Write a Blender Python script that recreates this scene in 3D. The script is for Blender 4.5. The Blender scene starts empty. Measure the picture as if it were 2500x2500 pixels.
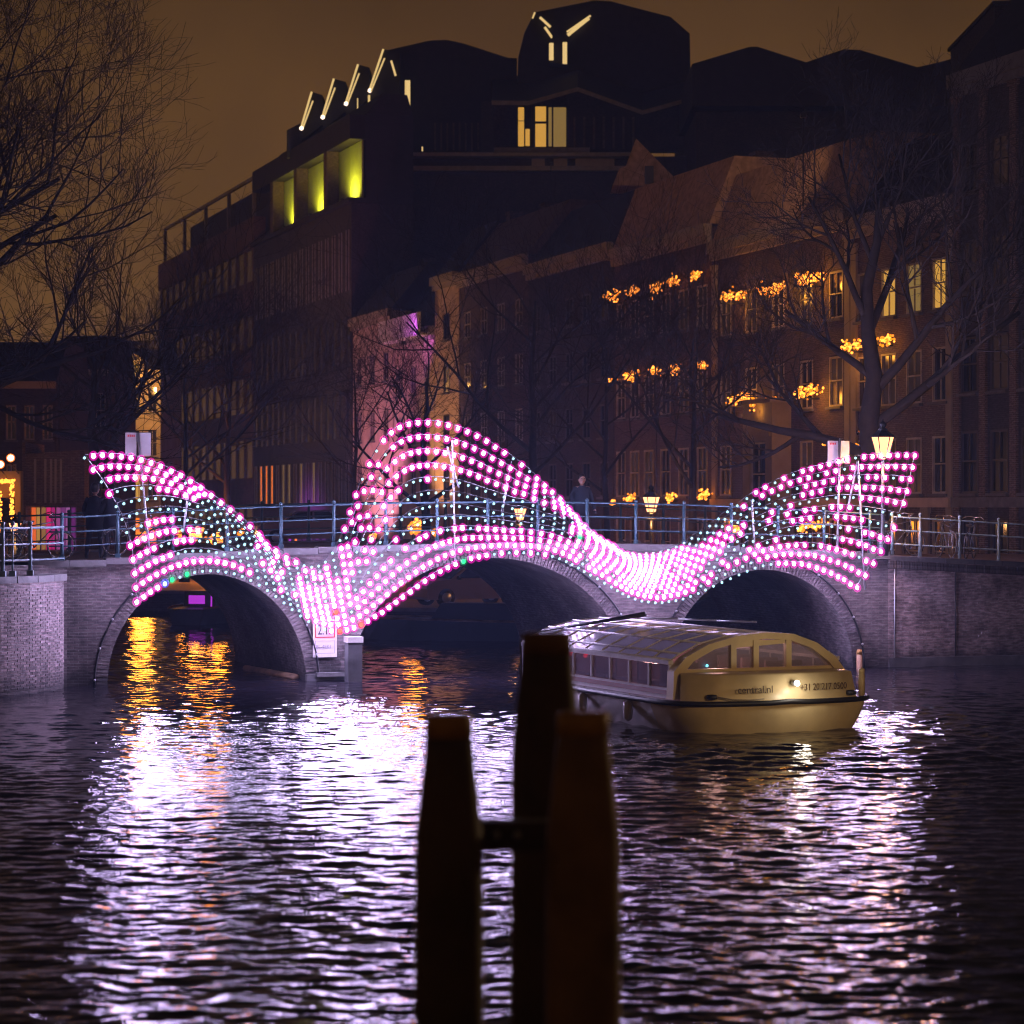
import bpy, bmesh, math, random
import numpy as np
from mathutils import Vector, Matrix
random.seed(7)
rng = np.random.RandomState(5)
C = bpy.context.scene.collection
SC = bpy.context.scene

# ------------------------------------------------------------------ camera, sky, exposure
EYE = 4.15; F = 6000.0; HOR = 1235.0
cam_d = bpy.data.cameras.new('camera'); cam = bpy.data.objects.new('camera', cam_d); C.objects.link(cam)
cam.location = (0, 0, EYE); cam.rotation_euler = (math.radians(90), 0, 0)
cam_d.lens = 86.4; cam_d.sensor_width = 36; cam_d.sensor_fit = 'HORIZONTAL'
cam_d.shift_y = -0.006; cam_d.clip_end = 900; cam_d.clip_start = 0.5
cam_d.dof.use_dof = True; cam_d.dof.focus_distance = 60; cam_d.dof.aperture_fstop = 1.5
SC.camera = cam
w = bpy.data.worlds.new('World'); SC.world = w; w.use_nodes = True
nt = w.node_tree; nt.nodes.clear()
o_ = nt.nodes.new('ShaderNodeOutputWorld'); b_ = nt.nodes.new('ShaderNodeBackground')
tc = nt.nodes.new('ShaderNodeTexCoord'); sx = nt.nodes.new('ShaderNodeSeparateXYZ'); rp = nt.nodes.new('ShaderNodeValToRGB')
nz = nt.nodes.new('ShaderNodeTexNoise'); nz.inputs['Scale'].default_value = 9.0; nz.inputs['Detail'].default_value = 4
mr = nt.nodes.new('ShaderNodeMapRange'); mr.inputs[1].default_value = 0.3; mr.inputs[2].default_value = 0.7
mr.inputs[3].default_value = 0.78; mr.inputs[4].default_value = 1.22
nt.links.new(tc.outputs['Generated'], sx.inputs[0]); nt.links.new(sx.outputs['Z'], rp.inputs[0])
nt.links.new(tc.outputs['Generated'], nz.inputs['Vector']); nt.links.new(nz.outputs['Fac'], mr.inputs[0])
e = rp.color_ramp.elements
e[0].position = 0.0; e[0].color = (0.23, 0.105, 0.026, 1)
e[1].position = 1.0; e[1].color = (0.010, 0.007, 0.006, 1)
x_ = e.new(0.10); x_.color = (0.125, 0.058, 0.0150, 1)
x_ = e.new(0.40); x_.color = (0.018, 0.0105, 0.0065, 1)
x_ = e.new(0.22); x_.color = (0.058, 0.0275, 0.0085, 1)
nt.links.new(rp.outputs[0], b_.inputs['Color']); nt.links.new(mr.outputs[0], b_.inputs['Strength'])
nt.links.new(b_.outputs[0], o_.inputs[0])
SC.view_settings.view_transform = 'Standard'; SC.view_settings.look = 'None'
SC.view_settings.gamma = 1; SC.view_settings.exposure = 0; SC.view_settings.use_curve_mapping = False
SC.render.engine = 'CYCLES'
cy = SC.cycles
cy.use_denoising = True
try: cy.denoiser = 'OPENIMAGEDENOISE'
except Exception: pass
cy.max_bounces = 5; cy.diffuse_bounces = 2; cy.glossy_bounces = 3; cy.transparent_max_bounces = 12
cy.sample_clamp_indirect = 4; cy.sample_clamp_direct = 24.0; cy.filter_width = 1.0; cy.use_light_tree = True
cy.caustics_reflective = False; cy.caustics_refractive = False

# ------------------------------------------------------------------ frames of reference
A = math.radians(18.5); CA, SA = math.cos(A), math.sin(A)
def W(u, t, z=0.0): return Vector((u*CA - t*SA, 60 + u*SA + t*CA, z))      # the bridge's own axes
def P(x, y, Y): return Vector(((x-1250)/F*Y, Y, EYE - (y-HOR)/F*Y))
def on_t(x, y, t):                                                         # across the canal
    r = (x-1250)/F; Ox, Oy = -t*SA, 60 + t*CA
    u = (r*Oy - Ox)/(CA - r*SA); Y = Oy + u*SA
    return u, EYE - (y-HOR)/F*Y
def on_u(x, y, u):                                                         # along the canal
    r = (x-1250)/F
    t = (u*CA - r*(60+u*SA))/(SA + r*CA); Y = 60 + u*SA + t*CA
    return t, EYE - (y-HOR)/F*Y
U = Vector((CA, SA, 0)); V = Vector((-SA, CA, 0)); Z = Vector((0, 0, 1))

# ------------------------------------------------------------------ mesh helper
class MB:
    def __init__(s): s.v = []; s.f = []; s.m = []; s.sm = []
    def add(s, vs, fs, mi=0, smooth=False):
        k = len(s.v); s.v += [tuple(v) for v in vs]
        for f in fs: s.f.append(tuple(i+k for i in f)); s.m.append(mi); s.sm.append(smooth)
    def box(s, c, d, ax=(Vector((1,0,0)), Vector((0,1,0)), Z), mi=0):
        c = Vector(c); a, b, e = [ax[i]*(d[i]/2) for i in range(3)]
        vs = [c+i*a+j*b+k*e for k in (-1,1) for j in (-1,1) for i in (-1,1)]
        s.add(vs, [(0,2,3,1),(4,5,7,6),(0,1,5,4),(2,6,7,3),(0,4,6,2),(1,3,7,5)], mi)
    def ubox(s, u0, u1, t0, t1, z0, z1, mi=0):
        s.box(W((u0+u1)/2, (t0+t1)/2, (z0+z1)/2), (abs(u1-u0), abs(t1-t0), abs(z1-z0)), (U, V, Z), mi)
    def prism(s, poly, d, mi=0):                       # poly: 3d points, extruded by vector d
        n = len(poly); d = Vector(d); a = [Vector(p) for p in poly]; b = [p+d for p in a]
        fs = [tuple(range(n-1, -1, -1)), tuple(range(n, 2*n))]
        for i in range(n): j = (i+1) % n; fs.append((i, j, n+j, n+i))
        nn = Vector((0,0,0))
        for i in range(n): nn += a[i].cross(a[(i+1) % n])
        if nn.dot(d) < 0: fs = [f[::-1] for f in fs]
        s.add(a+b, fs, mi)
    def tube(s, pts, r, n=6, mi=0, cap=True, smooth=True):
        pts = [Vector(p) for p in pts]; m = len(pts)
        rs = [r]*m if not hasattr(r, '__len__') else r
        vs = []
        for i, p in enumerate(pts):
            d = (pts[min(i+1, m-1)] - pts[max(i-1, 0)])
            if d.length < 1e-9: d = Z
            d = d.normalized(); h = Vector((1,0,0)) if abs(d.z) > .9 else Z
            a = d.cross(h).normalized(); b = d.cross(a)
            for k in range(n):
                q = 2*math.pi*k/n; vs.append(p + (a*math.cos(q) + b*math.sin(q))*rs[i])
        fs = [(i*n+k, i*n+(k+1) % n, (i+1)*n+(k+1) % n, (i+1)*n+k) for i in range(m-1) for k in range(n)]
        if cap: fs += [tuple(range(n-1, -1, -1)), tuple(range((m-1)*n, m*n))]
        s.add(vs, fs, mi, smooth)
    def lathe(s, c, prof, n=16, mi=0, smooth=True, ax=None):
        c = Vector(c); vs = []
        for r, z in prof:
            for k in range(n):
                q = 2*math.pi*k/n; vs.append(c + Vector((r*math.cos(q), r*math.sin(q), z)))
        m = len(prof)
        fs = [(i*n+k, i*n+(k+1) % n, (i+1)*n+(k+1) % n, (i+1)*n+k) for i in range(m-1) for k in range(n)]
        fs += [tuple(range(n-1, -1, -1)), tuple(range((m-1)*n, m*n))]
        s.add(vs, fs, mi, smooth)
    def ball(s, c, r, mi=0, sub=1, sq=(1,1,1)):
        vs, fs = ICO[sub]; c = Vector(c)
        s.add([(c.x+x*r*sq[0], c.y+y*r*sq[1], c.z+z*r*sq[2]) for x, y, z in vs], fs, mi, True)
    def mesh(s, name, mats, off=(0,0,0)):
        me = bpy.data.meshes.new(name); ox, oy, oz = off
        me.from_pydata([(x-ox, y-oy, z-oz) for x, y, z in s.v], [], s.f)
        for m in (mats if isinstance(mats, (list, tuple)) else [mats]): me.materials.append(m)
        me.polygons.foreach_set('material_index', s.m); me.polygons.foreach_set('use_smooth', s.sm)
        uv = me.uv_layers.new(name='metres'); buf = np.zeros(len(me.loops)*2, dtype=np.float32)
        for p in me.polygons:
            n = p.normal
            if abs(n.z) > .75: ax, ay, fl = (1,0), (0,1), True
            else:
                l = math.hypot(n.x, n.y) or 1; tx, ty = -n.y/l, n.x/l; fl = False
            for li in p.loop_indices:
                x, y, z = s.v[me.loops[li].vertex_index]
                if fl: buf[2*li] = x*CA+y*SA; buf[2*li+1] = -x*SA+y*CA
                else: buf[2*li] = x*tx+y*ty; buf[2*li+1] = z
        uv.data.foreach_set('uv', buf); me.update()
        return me
def _ico():
    out = {}
    for sub in (1, 2, 3):
        bm = bmesh.new(); bmesh.ops.create_icosphere(bm, subdivisions=sub, radius=1)
        out[sub] = ([tuple(v.co) for v in bm.verts], [tuple(v.index for v in f.verts) for f in bm.faces]); bm.free()
    return out
ICO = _ico()
def obj(name, data, parent=None, loc=(0,0,0), rz=0.0, label=None, cat=None, group=None, kind=None):
    o = bpy.data.objects.new(name, data); C.objects.link(o); o.location = loc; o.rotation_euler = (0, 0, rz)
    if parent: o.parent = parent
    if label: o['label'] = label
    if cat: o['category'] = cat
    if group: o['group'] = group
    if kind: o['kind'] = kind
    return o
def thing(name, loc, label, cat, group=None, rz=0.0): return obj(name, None, None, loc, rz, label, cat, group)
def part(name, mb, mats, root=None, label=None, kind=None, **kw):     # mb in world coordinates
    off = (0, 0, 0)
    if root is not None:
        p = root; off = Vector((0,0,0))
        while p is not None: off = off + Vector(p.location); p = p.parent
    return obj(name, mb.mesh(name, mats, off), root, (0,0,0), 0.0, label, kind=kind, **kw)
def clone_tree(o, parent=None):
    c = o.copy(); C.objects.link(c); c.parent = parent
    for ch in [k for k in ALL_CH(o)]: clone_tree(ch, c)
    return c
def ALL_CH(o): return [k for k in bpy.data.objects if k.parent == o]

# ------------------------------------------------------------------ materials
def mat(name, col, rough=.7, metal=0.0, noise=0.0, nscale=3.0, emis=None, estr=0.0, bump=0.0, spec=.5, coords='Object'):
    m = bpy.data.materials.new(name); m.use_nodes = True; n = m.node_tree.nodes; l = m.node_tree.links
    b = n['Principled BSDF']; b.inputs['Base Color'].default_value = (*col, 1); b.inputs['Roughness'].default_value = rough
    b.inputs['Metallic'].default_value = metal; b.inputs['Specular IOR Level'].default_value = spec
    if emis: b.inputs['Emission Color'].default_value = (*emis, 1); b.inputs['Emission Strength'].default_value = estr
    if noise or bump:
        t = n.new('ShaderNodeTexCoord'); q = n.new('ShaderNodeTexNoise'); q.inputs['Scale'].default_value = nscale
        q.inputs['Detail'].default_value = 6; l.new(t.outputs[coords], q.inputs['Vector'])
        if noise:
            r = n.new('ShaderNodeMapRange'); r.inputs[1].default_value = .3; r.inputs[2].default_value = .7
            r.inputs[3].default_value = 1-noise; r.inputs[4].default_value = 1+noise; l.new(q.outputs['Fac'], r.inputs[0])
            mx = n.new('ShaderNodeVectorMath'); mx.operation = 'SCALE'; mx.inputs[0].default_value = col
            l.new(r.outputs[0], mx.inputs['Scale']); l.new(mx.outputs[0], b.inputs['Base Color'])
        if bump:
            bp = n.new('ShaderNodeBump'); bp.inputs['Strength'].default_value = bump; bp.inputs['Distance'].default_value = .05
            l.new(q.outputs['Fac'], bp.inputs['Height']); l.new(bp.outputs[0], b.inputs['Normal'])
    return m
def emit(name, col, s, nee=True):
    m = bpy.data.materials.new(name); m.use_nodes = True; n = m.node_tree.nodes; n.clear()
    o = n.new('ShaderNodeOutputMaterial'); e = n.new('ShaderNodeEmission'); e.inputs[0].default_value = (*col, 1); e.inputs[1].default_value = s
    m.node_tree.links.new(e.outputs[0], o.inputs[0])
    if not nee: m.cycles.emission_sampling = 'NONE'
    return m
def brick(name, c1, c2, mortar, scale=1.0, stain=.5, bw=.21, bh=.065):
    m = bpy.data.materials.new(name); m.use_nodes = True; n = m.node_tree.nodes; l = m.node_tree.links; b = n['Principled BSDF']
    uv = n.new('ShaderNodeUVMap'); uv.uv_map = 'metres'; k = n.new('ShaderNodeTexBrick'); l.new(uv.outputs[0], k.inputs['Vector'])
    k.inputs['Scale'].default_value = scale; k.inputs['Brick Width'].default_value = bw; k.inputs['Row Height'].default_value = bh
    k.inputs['Mortar Size'].default_value = .008; k.inputs['Mortar Smooth'].default_value = .3; k.inputs['Bias'].default_value = -.15
    k.inputs['Color1'].default_value = (*c1, 1); k.inputs['Color2'].default_value = (*c2, 1); k.inputs['Mortar'].default_value = (*mortar, 1)
    q = n.new('ShaderNodeTexNoise'); q.inputs['Scale'].default_value = .9; q.inputs['Detail'].default_value = 8; q.inputs['Roughness'].default_value = .7
    l.new(uv.outputs[0], q.inputs['Vector'])
    r = n.new('ShaderNodeMapRange'); r.inputs[1].default_value = .35; r.inputs[2].default_value = .65; r.inputs[3].default_value = 1-stain; r.inputs[4].default_value = 1+stain*.45
    l.new(q.outputs['Fac'], r.inputs[0])
    q2 = n.new('ShaderNodeTexNoise'); q2.inputs['Scale'].default_value = 6; q2.inputs['Detail'].default_value = 3; mp = n.new('ShaderNodeMapping')
    mp.inputs['Scale'].default_value = (.8, 2.6, 1); l.new(uv.outputs[0], mp.inputs[0]); l.new(mp.outputs[0], q2.inputs['Vector'])
    r2 = n.new('ShaderNodeMapRange'); r2.inputs[1].default_value = .4; r2.inputs[2].default_value = .6; r2.inputs[3].default_value = .6; r2.inputs[4].default_value = 1.15
    l.new(q2.outputs['Fac'], r2.inputs[0]); mm = n.new('ShaderNodeMath'); mm.operation = 'MULTIPLY'; l.new(r.outputs[0], mm.inputs[0]); l.new(r2.outputs[0], mm.inputs[1])
    if name in ('bridge_brick', 'quay_brick'):              # algae and damp above the water line, patchy
        sp = n.new('ShaderNodeSeparateXYZ'); l.new(uv.outputs[0], sp.inputs[0]); q3 = n.new('ShaderNodeTexNoise'); q3.inputs['Scale'].default_value = 2.2; q3.inputs['Detail'].default_value = 5; l.new(uv.outputs[0], q3.inputs['Vector'])
        ad = n.new('ShaderNodeMath'); ad.operation = 'MULTIPLY_ADD'; ad.inputs[1].default_value = -1.1; l.new(q3.outputs['Fac'], ad.inputs[0]); l.new(sp.outputs['Y'], ad.inputs[2])
        r3 = n.new('ShaderNodeMapRange'); r3.inputs[1].default_value = -.45; r3.inputs[2].default_value = .05; r3.inputs[3].default_value = .22; r3.inputs[4].default_value = 1; l.new(ad.outputs[0], r3.inputs[0])
        m3 = n.new('ShaderNodeMath'); m3.operation = 'MULTIPLY'; l.new(mm.outputs[0], m3.inputs[0]); l.new(r3.outputs[0], m3.inputs[1]); mm = m3
    mx = n.new('ShaderNodeVectorMath'); mx.operation = 'SCALE'; l.new(k.outputs['Color'], mx.inputs[0]); l.new(mm.outputs[0], mx.inputs['Scale'])
    l.new(mx.outputs[0], b.inputs['Base Color']); b.inputs['Roughness'].default_value = .8
    bp = n.new('ShaderNodeBump'); bp.inputs['Strength'].default_value = .6; bp.inputs['Distance'].default_value = .012; bp.invert = True
    l.new(k.outputs['Fac'], bp.inputs['Height']); l.new(bp.outputs[0], b.inputs['Normal'])
    return m
def bloom_mat(name, col, s):                 # see-through emissive shell, draws the bloom round a lamp as a solid
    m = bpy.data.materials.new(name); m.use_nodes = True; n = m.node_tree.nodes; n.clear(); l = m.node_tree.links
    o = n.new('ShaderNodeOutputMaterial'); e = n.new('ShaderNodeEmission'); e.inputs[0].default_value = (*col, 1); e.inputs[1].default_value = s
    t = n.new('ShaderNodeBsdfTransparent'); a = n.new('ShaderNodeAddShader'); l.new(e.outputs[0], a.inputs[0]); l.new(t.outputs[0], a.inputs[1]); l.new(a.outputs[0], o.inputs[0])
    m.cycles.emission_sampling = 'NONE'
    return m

M = {}
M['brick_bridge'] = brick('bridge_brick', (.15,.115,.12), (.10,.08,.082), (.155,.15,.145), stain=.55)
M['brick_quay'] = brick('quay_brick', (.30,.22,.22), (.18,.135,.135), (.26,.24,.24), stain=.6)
M['stone'] = mat('bluestone', (.10,.097,.10), .7, noise=.25, nscale=4, bump=.2)
M['dark_stone'] = mat('wet_stone', (.06,.06,.065), .5, noise=.4, nscale=3)
M['ground'] = mat('street_clinkers', (.16,.11,.085), .75, noise=.25, nscale=6, bump=.3)
M['brick_dark'] = brick('house_brick_dark', (.085,.046,.042), (.066,.037,.036), (.13,.115,.10), stain=.35)
M['brick_brown'] = brick('house_brick_brown', (.14,.08,.06), (.105,.062,.048), (.22,.19,.16), stain=.35)
M['brick_black'] = brick('house_brick_black', (.045,.036,.034), (.035,.03,.03), (.06,.055,.05), stain=.3)
M['brick_red'] = brick('house_brick_red', (.22,.09,.06), (.16,.07,.05), (.2,.17,.15), stain=.3)
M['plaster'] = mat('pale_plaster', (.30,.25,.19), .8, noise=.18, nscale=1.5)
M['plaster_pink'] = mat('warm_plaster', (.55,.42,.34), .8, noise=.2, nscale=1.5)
M['white'] = mat('white_paint', (.62,.60,.56), .5, noise=.1, nscale=4)
M['cream'] = mat('cream_paint', (.30,.25,.20), .55, noise=.1, nscale=4)
M['frame_old'] = mat('weathered_frame_paint', (.36,.31,.25), .6, noise=.3)
M['frame_dark'] = mat('dark_frame_paint', (.06,.055,.05), .6)
M['glass'] = mat('dark_glass', (.012,.013,.016), .08, spec=.8)
M['glass_dim'] = mat('curtained_glass', (.05,.045,.04), .2, emis=(1,.45,.2), estr=.012)
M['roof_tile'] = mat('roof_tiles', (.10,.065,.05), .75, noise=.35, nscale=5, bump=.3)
M['roof_lit'] = mat('lit_roof_tiles', (.38,.25,.17), .75, noise=.35, nscale=4, bump=.4)  # paler copy of the roof tiles, lamplight on them put into the colour
M['slate'] = mat('slate_roof', (.018,.016,.018), .75, noise=.3, nscale=2)
M['zinc'] = mat('zinc_roof_edge', (.22,.20,.19), .5, noise=.2)
M['black'] = mat('black_paint', (.012,.013,.015), .45)
M['rail'] = mat('cyan_lit_railing_paint', (.03,.075,.10), .45, noise=.2, nscale=5)  # cyan glow of the bulbs on the iron is put into this teal
M['rail_white'] = mat('pale_railing_paint', (.12,.18,.21), .4, noise=.2, nscale=5)
M['bark'] = mat('tree_bark', (.022,.017,.014), .9, noise=.4, nscale=5, bump=.4)
M['twig'] = mat('bare_twigs', (.022,.017,.015), .9)
M['pile'] = mat('tarred_timber', (.085,.055,.038), .75, noise=.5, nscale=2, bump=.4)
M['pile_warm'] = mat('warm_timber', (.20,.115,.06), .75, noise=.5, nscale=2, bump=.4)  # lamplight on the right pile is put into this warmer brown
M['pile_band'] = mat('ochre_band_paint', (.42,.22,.05), .6, noise=.35, nscale=3)
M['boat_yellow'] = mat('yellow_hull_paint', (.66,.52,.28), .35, noise=.15, nscale=2, bump=.03)
M['boat_white'] = mat('white_boat_paint', (.80,.78,.80), .16, noise=.08, nscale=3)
M['boat_glass'] = mat('canopy_glass', (.48,.45,.56), .07, spec=1.0)
def clear_glass(name, tint, f):
    m = bpy.data.materials.new(name); m.use_nodes = True; n = m.node_tree.nodes; l = m.node_tree.links; b = n['Principled BSDF']; o = n['Material Output']
    b.inputs['Base Color'].default_value = (*tint, 1); b.inputs['Roughness'].default_value = .05
    t = n.new('ShaderNodeBsdfTransparent'); x = n.new('ShaderNodeMixShader'); x.inputs[0].default_value = f
    l.new(t.outputs[0], x.inputs[1]); l.new(b.outputs[0], x.inputs[2]); l.new(x.outputs[0], o.inputs['Surface']); return m
M['side_glass'] = clear_glass('side_window_glass', (.30,.27,.36), .5)
M['boat_red'] = mat('maroon_trim', (.22,.05,.05), .4)
M['rubber'] = mat('black_rubber', (.015,.014,.014), .5)
M['seat'] = mat('seat_cloth', (.25,.16,.18), .8, noise=.2)
M['steel'] = mat('galvanised_steel', (.45,.47,.5), .35, metal=.7)
M['sign_grey'] = mat('sign_back_aluminium', (.42,.42,.46), .45, metal=.2, noise=.08, nscale=6)
M['sign_white'] = mat('sign_white', (.78,.76,.78), .5, noise=.06, nscale=8)
M['sign_red'] = mat('sign_red', (.5,.02,.03), .5)
M['sign_ink'] = mat('sign_ink', (.05,.03,.06), .6)
M['sign_faint'] = mat('sign_faint_ink', (.42,.38,.45), .6)
M['text_brown'] = mat('dark_brown_lettering', (.07,.035,.01), .6)
M['tyre'] = mat('tyre_rubber', (.018,.018,.02), .8)
M['car'] = mat('beige_car_paint', (.34,.26,.19), .3, metal=.1)
M['cloth_dark'] = mat('dark_coat_cloth', (.012,.014,.022), .9)
M['cloth_blue'] = mat('dark_blue_cloth', (.014,.022,.035), .9)
M['jeans'] = mat('dark_trousers', (.018,.018,.028), .9)
M['skin'] = mat('skin', (.42,.26,.19), .6)
M['hair'] = mat('dark_hair', (.02,.014,.01), .7)
M['panel_green'] = mat('pale_green_panel', (.30,.36,.16), .6, noise=.12, nscale=2)
M['rope'] = mat('fender_rope', (.30,.24,.16), .9)
M['bike'] = mat('bicycle_paint', (.06,.06,.07), .4, metal=.3)
M['chrome'] = mat('bicycle_chrome', (.55,.5,.45), .25, metal=.9)
M['cable'] = mat('black_cable', (.02,.02,.022), .6)
# lights
M['core'] = emit('led_core', (.66, .54, 1.0), 265)
M['halo'] = bloom_mat('led_pink_bloom', (.80, .0, .40), .40)
M['dim'] = emit('led_dim', (.46, .86, 1.0), 1.7)
M['green'] = emit('led_green', (.03, 1.0, .22), 2.2); M['green_h'] = bloom_mat('led_green_bloom', (0, .5, .15), .22)
M['red'] = emit('led_red', (1.0, .10, .06), 3.0); M['red_h'] = bloom_mat('led_red_bloom', (1, .0, .03), .45)
M['blue'] = emit('led_blue', (.35, .6, 1.0), 3.0); M['blue_h'] = bloom_mat('led_blue_bloom', (.02, .05, .9), .4)
M['festoon'] = emit('festoon_bulb', (1.0, .27, .03), 3.8)
M['festoon_s'] = emit('festoon_bulb_soft', (1.0, .25, .01), 1.7)
M['lantern'] = emit('lantern_glow', (1.0, .36, .15), 3.4)
M['lantern_core'] = emit('lantern_mantle', (1.0, .72, .42), 22)
M['win_warm'] = emit('lit_window_warm', (1.0, .50, .08), .62)
M['win_pale'] = emit('lit_window_pale', (.75, .45, .12), .30)
M['win_orange'] = emit('lit_window_orange', (1.0, .20, .02), 1.5)
M['strip'] = emit('light_strip_warm', (1.0, .68, .26), .85)
M['strip_hot'] = emit('light_strip_hot', (1.0, .75, .55), 3.0)
M['lamp_white'] = emit('boat_lamp', (1.0, .92, .88), 40)
M['lamp_red'] = emit('red_lamp', (1.0, .04, .08), 1.2)
M['lamp_cyan'] = emit('cyan_lamp', (.2, .8, 1.0), 2.0)
M['purple'] = emit('purple_strip', (.55, .04, .75), .8)

def plight(name, loc, col, watt, r=.1, parent=None, spot=None, aim=None, blend=.6):
    L = bpy.data.lights.new(name, 'SPOT' if spot else 'POINT'); L.energy = watt; L.color = col; L.shadow_soft_size = r
    if spot: L.spot_size = math.radians(spot); L.spot_blend = blend
    o = bpy.data.objects.new(name, L); C.objects.link(o); o.location = loc
    if aim is not None:
        d = Vector(aim) - Vector(loc); o.rotation_euler = d.to_track_quat('-Z', 'Y').to_euler()
    if parent:
        off = Vector((0,0,0)); p = parent
        while p is not None: off += Vector(p.location); p = p.parent
        o.parent = parent; o.location = Vector(loc) - off
    return o

# ================================================================== WATER
def build_water():
    k = .00165; rows = [16.5]
    while rows[-1] < 100: rows.append(rows[-1]*(1+k))
    rows = np.array(rows); nc = 540
    s = np.linspace(-1, 1, nc)
    Yg = np.repeat(rows[:, None], nc, 1); Xg = s[None, :]*(rows[:, None]*.22+2.2)
    H = np.zeros_like(Xg); n = 150
    lam = np.exp(rng.uniform(math.log(.16), math.log(.85), n)); th = rng.normal(0, .52, n)+.05
    th = np.where(rng.rand(n) < .18, th+rng.normal(0, .7, n), th)
    ph = rng.uniform(0, 2*math.pi, n); kk = 2*math.pi/lam
    sl = (lam/.6)**-.22; sl *= .112*math.sqrt(2)/np.sqrt((sl**2).sum())
    cell = Yg*k*1.0
    # gusts vary how rough the water is
    g = 1+.30*np.sin(Xg*.33+Yg*.13+1)*np.sin(Yg*.21-Xg*.11) + .16*np.sin(Xg*.9+2)*np.sin(Yg*.55+.6)
    for i in range(n):
        att = np.clip((lam[i]/cell-2.0)/2.0, 0, 1)
        f = Xg*math.sin(th[i])*kk[i]+Yg*math.cos(th[i])*kk[i]+ph[i]
        H += att*sl[i]/kk[i]*(np.sin(f)+.22*np.sin(2*f+1.5))
    H *= g
    # calmer right by the walls, wake behind the boat
    bx, by = 5.2, 44.0
    d = np.sqrt((Xg-bx)**2+((Yg-by))**2)
    H += .018*np.exp(-((d-4.0)/3.0)**2)*np.sin(d*7.5)
    v = np.stack([Xg, Yg, H], -1).reshape(-1, 3)
    R = len(rows); idx = np.arange(R*nc).reshape(R, nc)
    q = np.stack([idx[:-1, :-1], idx[:-1, 1:], idx[1:, 1:], idx[1:, :-1]], -1).reshape(-1, 4)
    # flat remainder round the rippled field
    ex = [(-90, 16.5, 0), (-Xg[0, -1], 16.5, 0), (-Xg[-1, -1], rows[-1], 0), (-90, rows[-1], 0),
          (Xg[0, -1], 16.5, 0), (90, 16.5, 0), (90, rows[-1], 0), (Xg[-1, -1], rows[-1], 0),
          (-90, 300, 0), (90, 300, 0), (-90, -60, 0), (90, -60, 0)]
    b = len(v); v = np.vstack([v, np.array(ex)])
    eq = np.array([[b, b+1, b+2, b+3], [b+4, b+5, b+6, b+7], [b+3, b+6, b+9, b+8], [b+10, b+11, b+5, b]])
    q = np.vstack([q, eq])
    me = bpy.data.meshes.new('canal_water'); me.vertices.add(len(v)); me.vertices.foreach_set('co', v.astype(np.float32).ravel())
    me.loops.add(len(q)*4); me.loops.foreach_set('vertex_index', q.astype(np.int32).ravel())
    me.polygons.add(len(q)); me.polygons.foreach_set('loop_start', np.arange(0, len(q)*4, 4, dtype=np.int32))
    me.polygons.foreach_set('loop_total', np.full(len(q), 4, dtype=np.int32)); me.polygons.foreach_set('use_smooth', np.ones(len(q), dtype=bool))
    me.update(); me.validate()
    m = bpy.data.materials.new('canal_water'); m.use_nodes = True; nn = m.node_tree.nodes; l = m.node_tree.links; p = nn['Principled BSDF']
    p.inputs['Base Color'].default_value = (.006, .005, .008, 1); p.inputs['Roughness'].default_value = .04; p.inputs['IOR'].default_value = 1.45
    t = nn.new('ShaderNodeTexCoord'); mp = nn.new('ShaderNodeMapping'); mp.inputs['Scale'].default_value = (2.6, 6.5, 1)
    a = nn.new('ShaderNodeTexNoise'); a.inputs['Scale'].default_value = 1.6; a.inputs['Detail'].default_value = 3
    bp = nn.new('ShaderNodeBump'); bp.inputs['Strength'].default_value = .35; bp.inputs['Distance'].default_value = .012
    l.new(t.outputs['Object'], mp.inputs[0]); l.new(mp.outputs[0], a.inputs['Vector']); l.new(a.outputs['Fac'], bp.inputs['Height']); l.new(bp.outputs[0], p.inputs['Normal'])
    me.materials.append(m)
    obj('canal_water', me, kind='structure')
build_water()

# ================================================================== GROUND
def lerp_tab(tab, x):
    if x <= tab[0][0]: return tab[0][1]
    for (a, va), (b, vb) in zip(tab, tab[1:]):
        if x <= b: return va+(vb-va)*(x-a)/(b-a)
    return tab[-1][1]
EDGE = [(61.0, 10.6), (63.2, 9.5), (71, 7.0), (74, 5.6), (78, 3.2), (80.5, -5.5), (94, -10.5), (97.5, -13), (98.5, -30), (130, -46), (300, -110)]
RAMP = [(62, 2.85), (72, 2.75), (80, 2.0), (90, 1.15), (100, .85), (400, .85)]
def gz(X, Y):
    s = min(1, max(0, (X-3.5)/6)); s = s*s*(3-2*s)
    z = .72+(lerp_tab(RAMP, Y)-.72)*s
    u = X*CA+(Y-60)*SA; t = -X*SA+(Y-60)*CA
    if t < 6 and u > 11: z -= min(.5, (u-11)*.05)*(1-max(0, t)/6)
    return z
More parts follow.
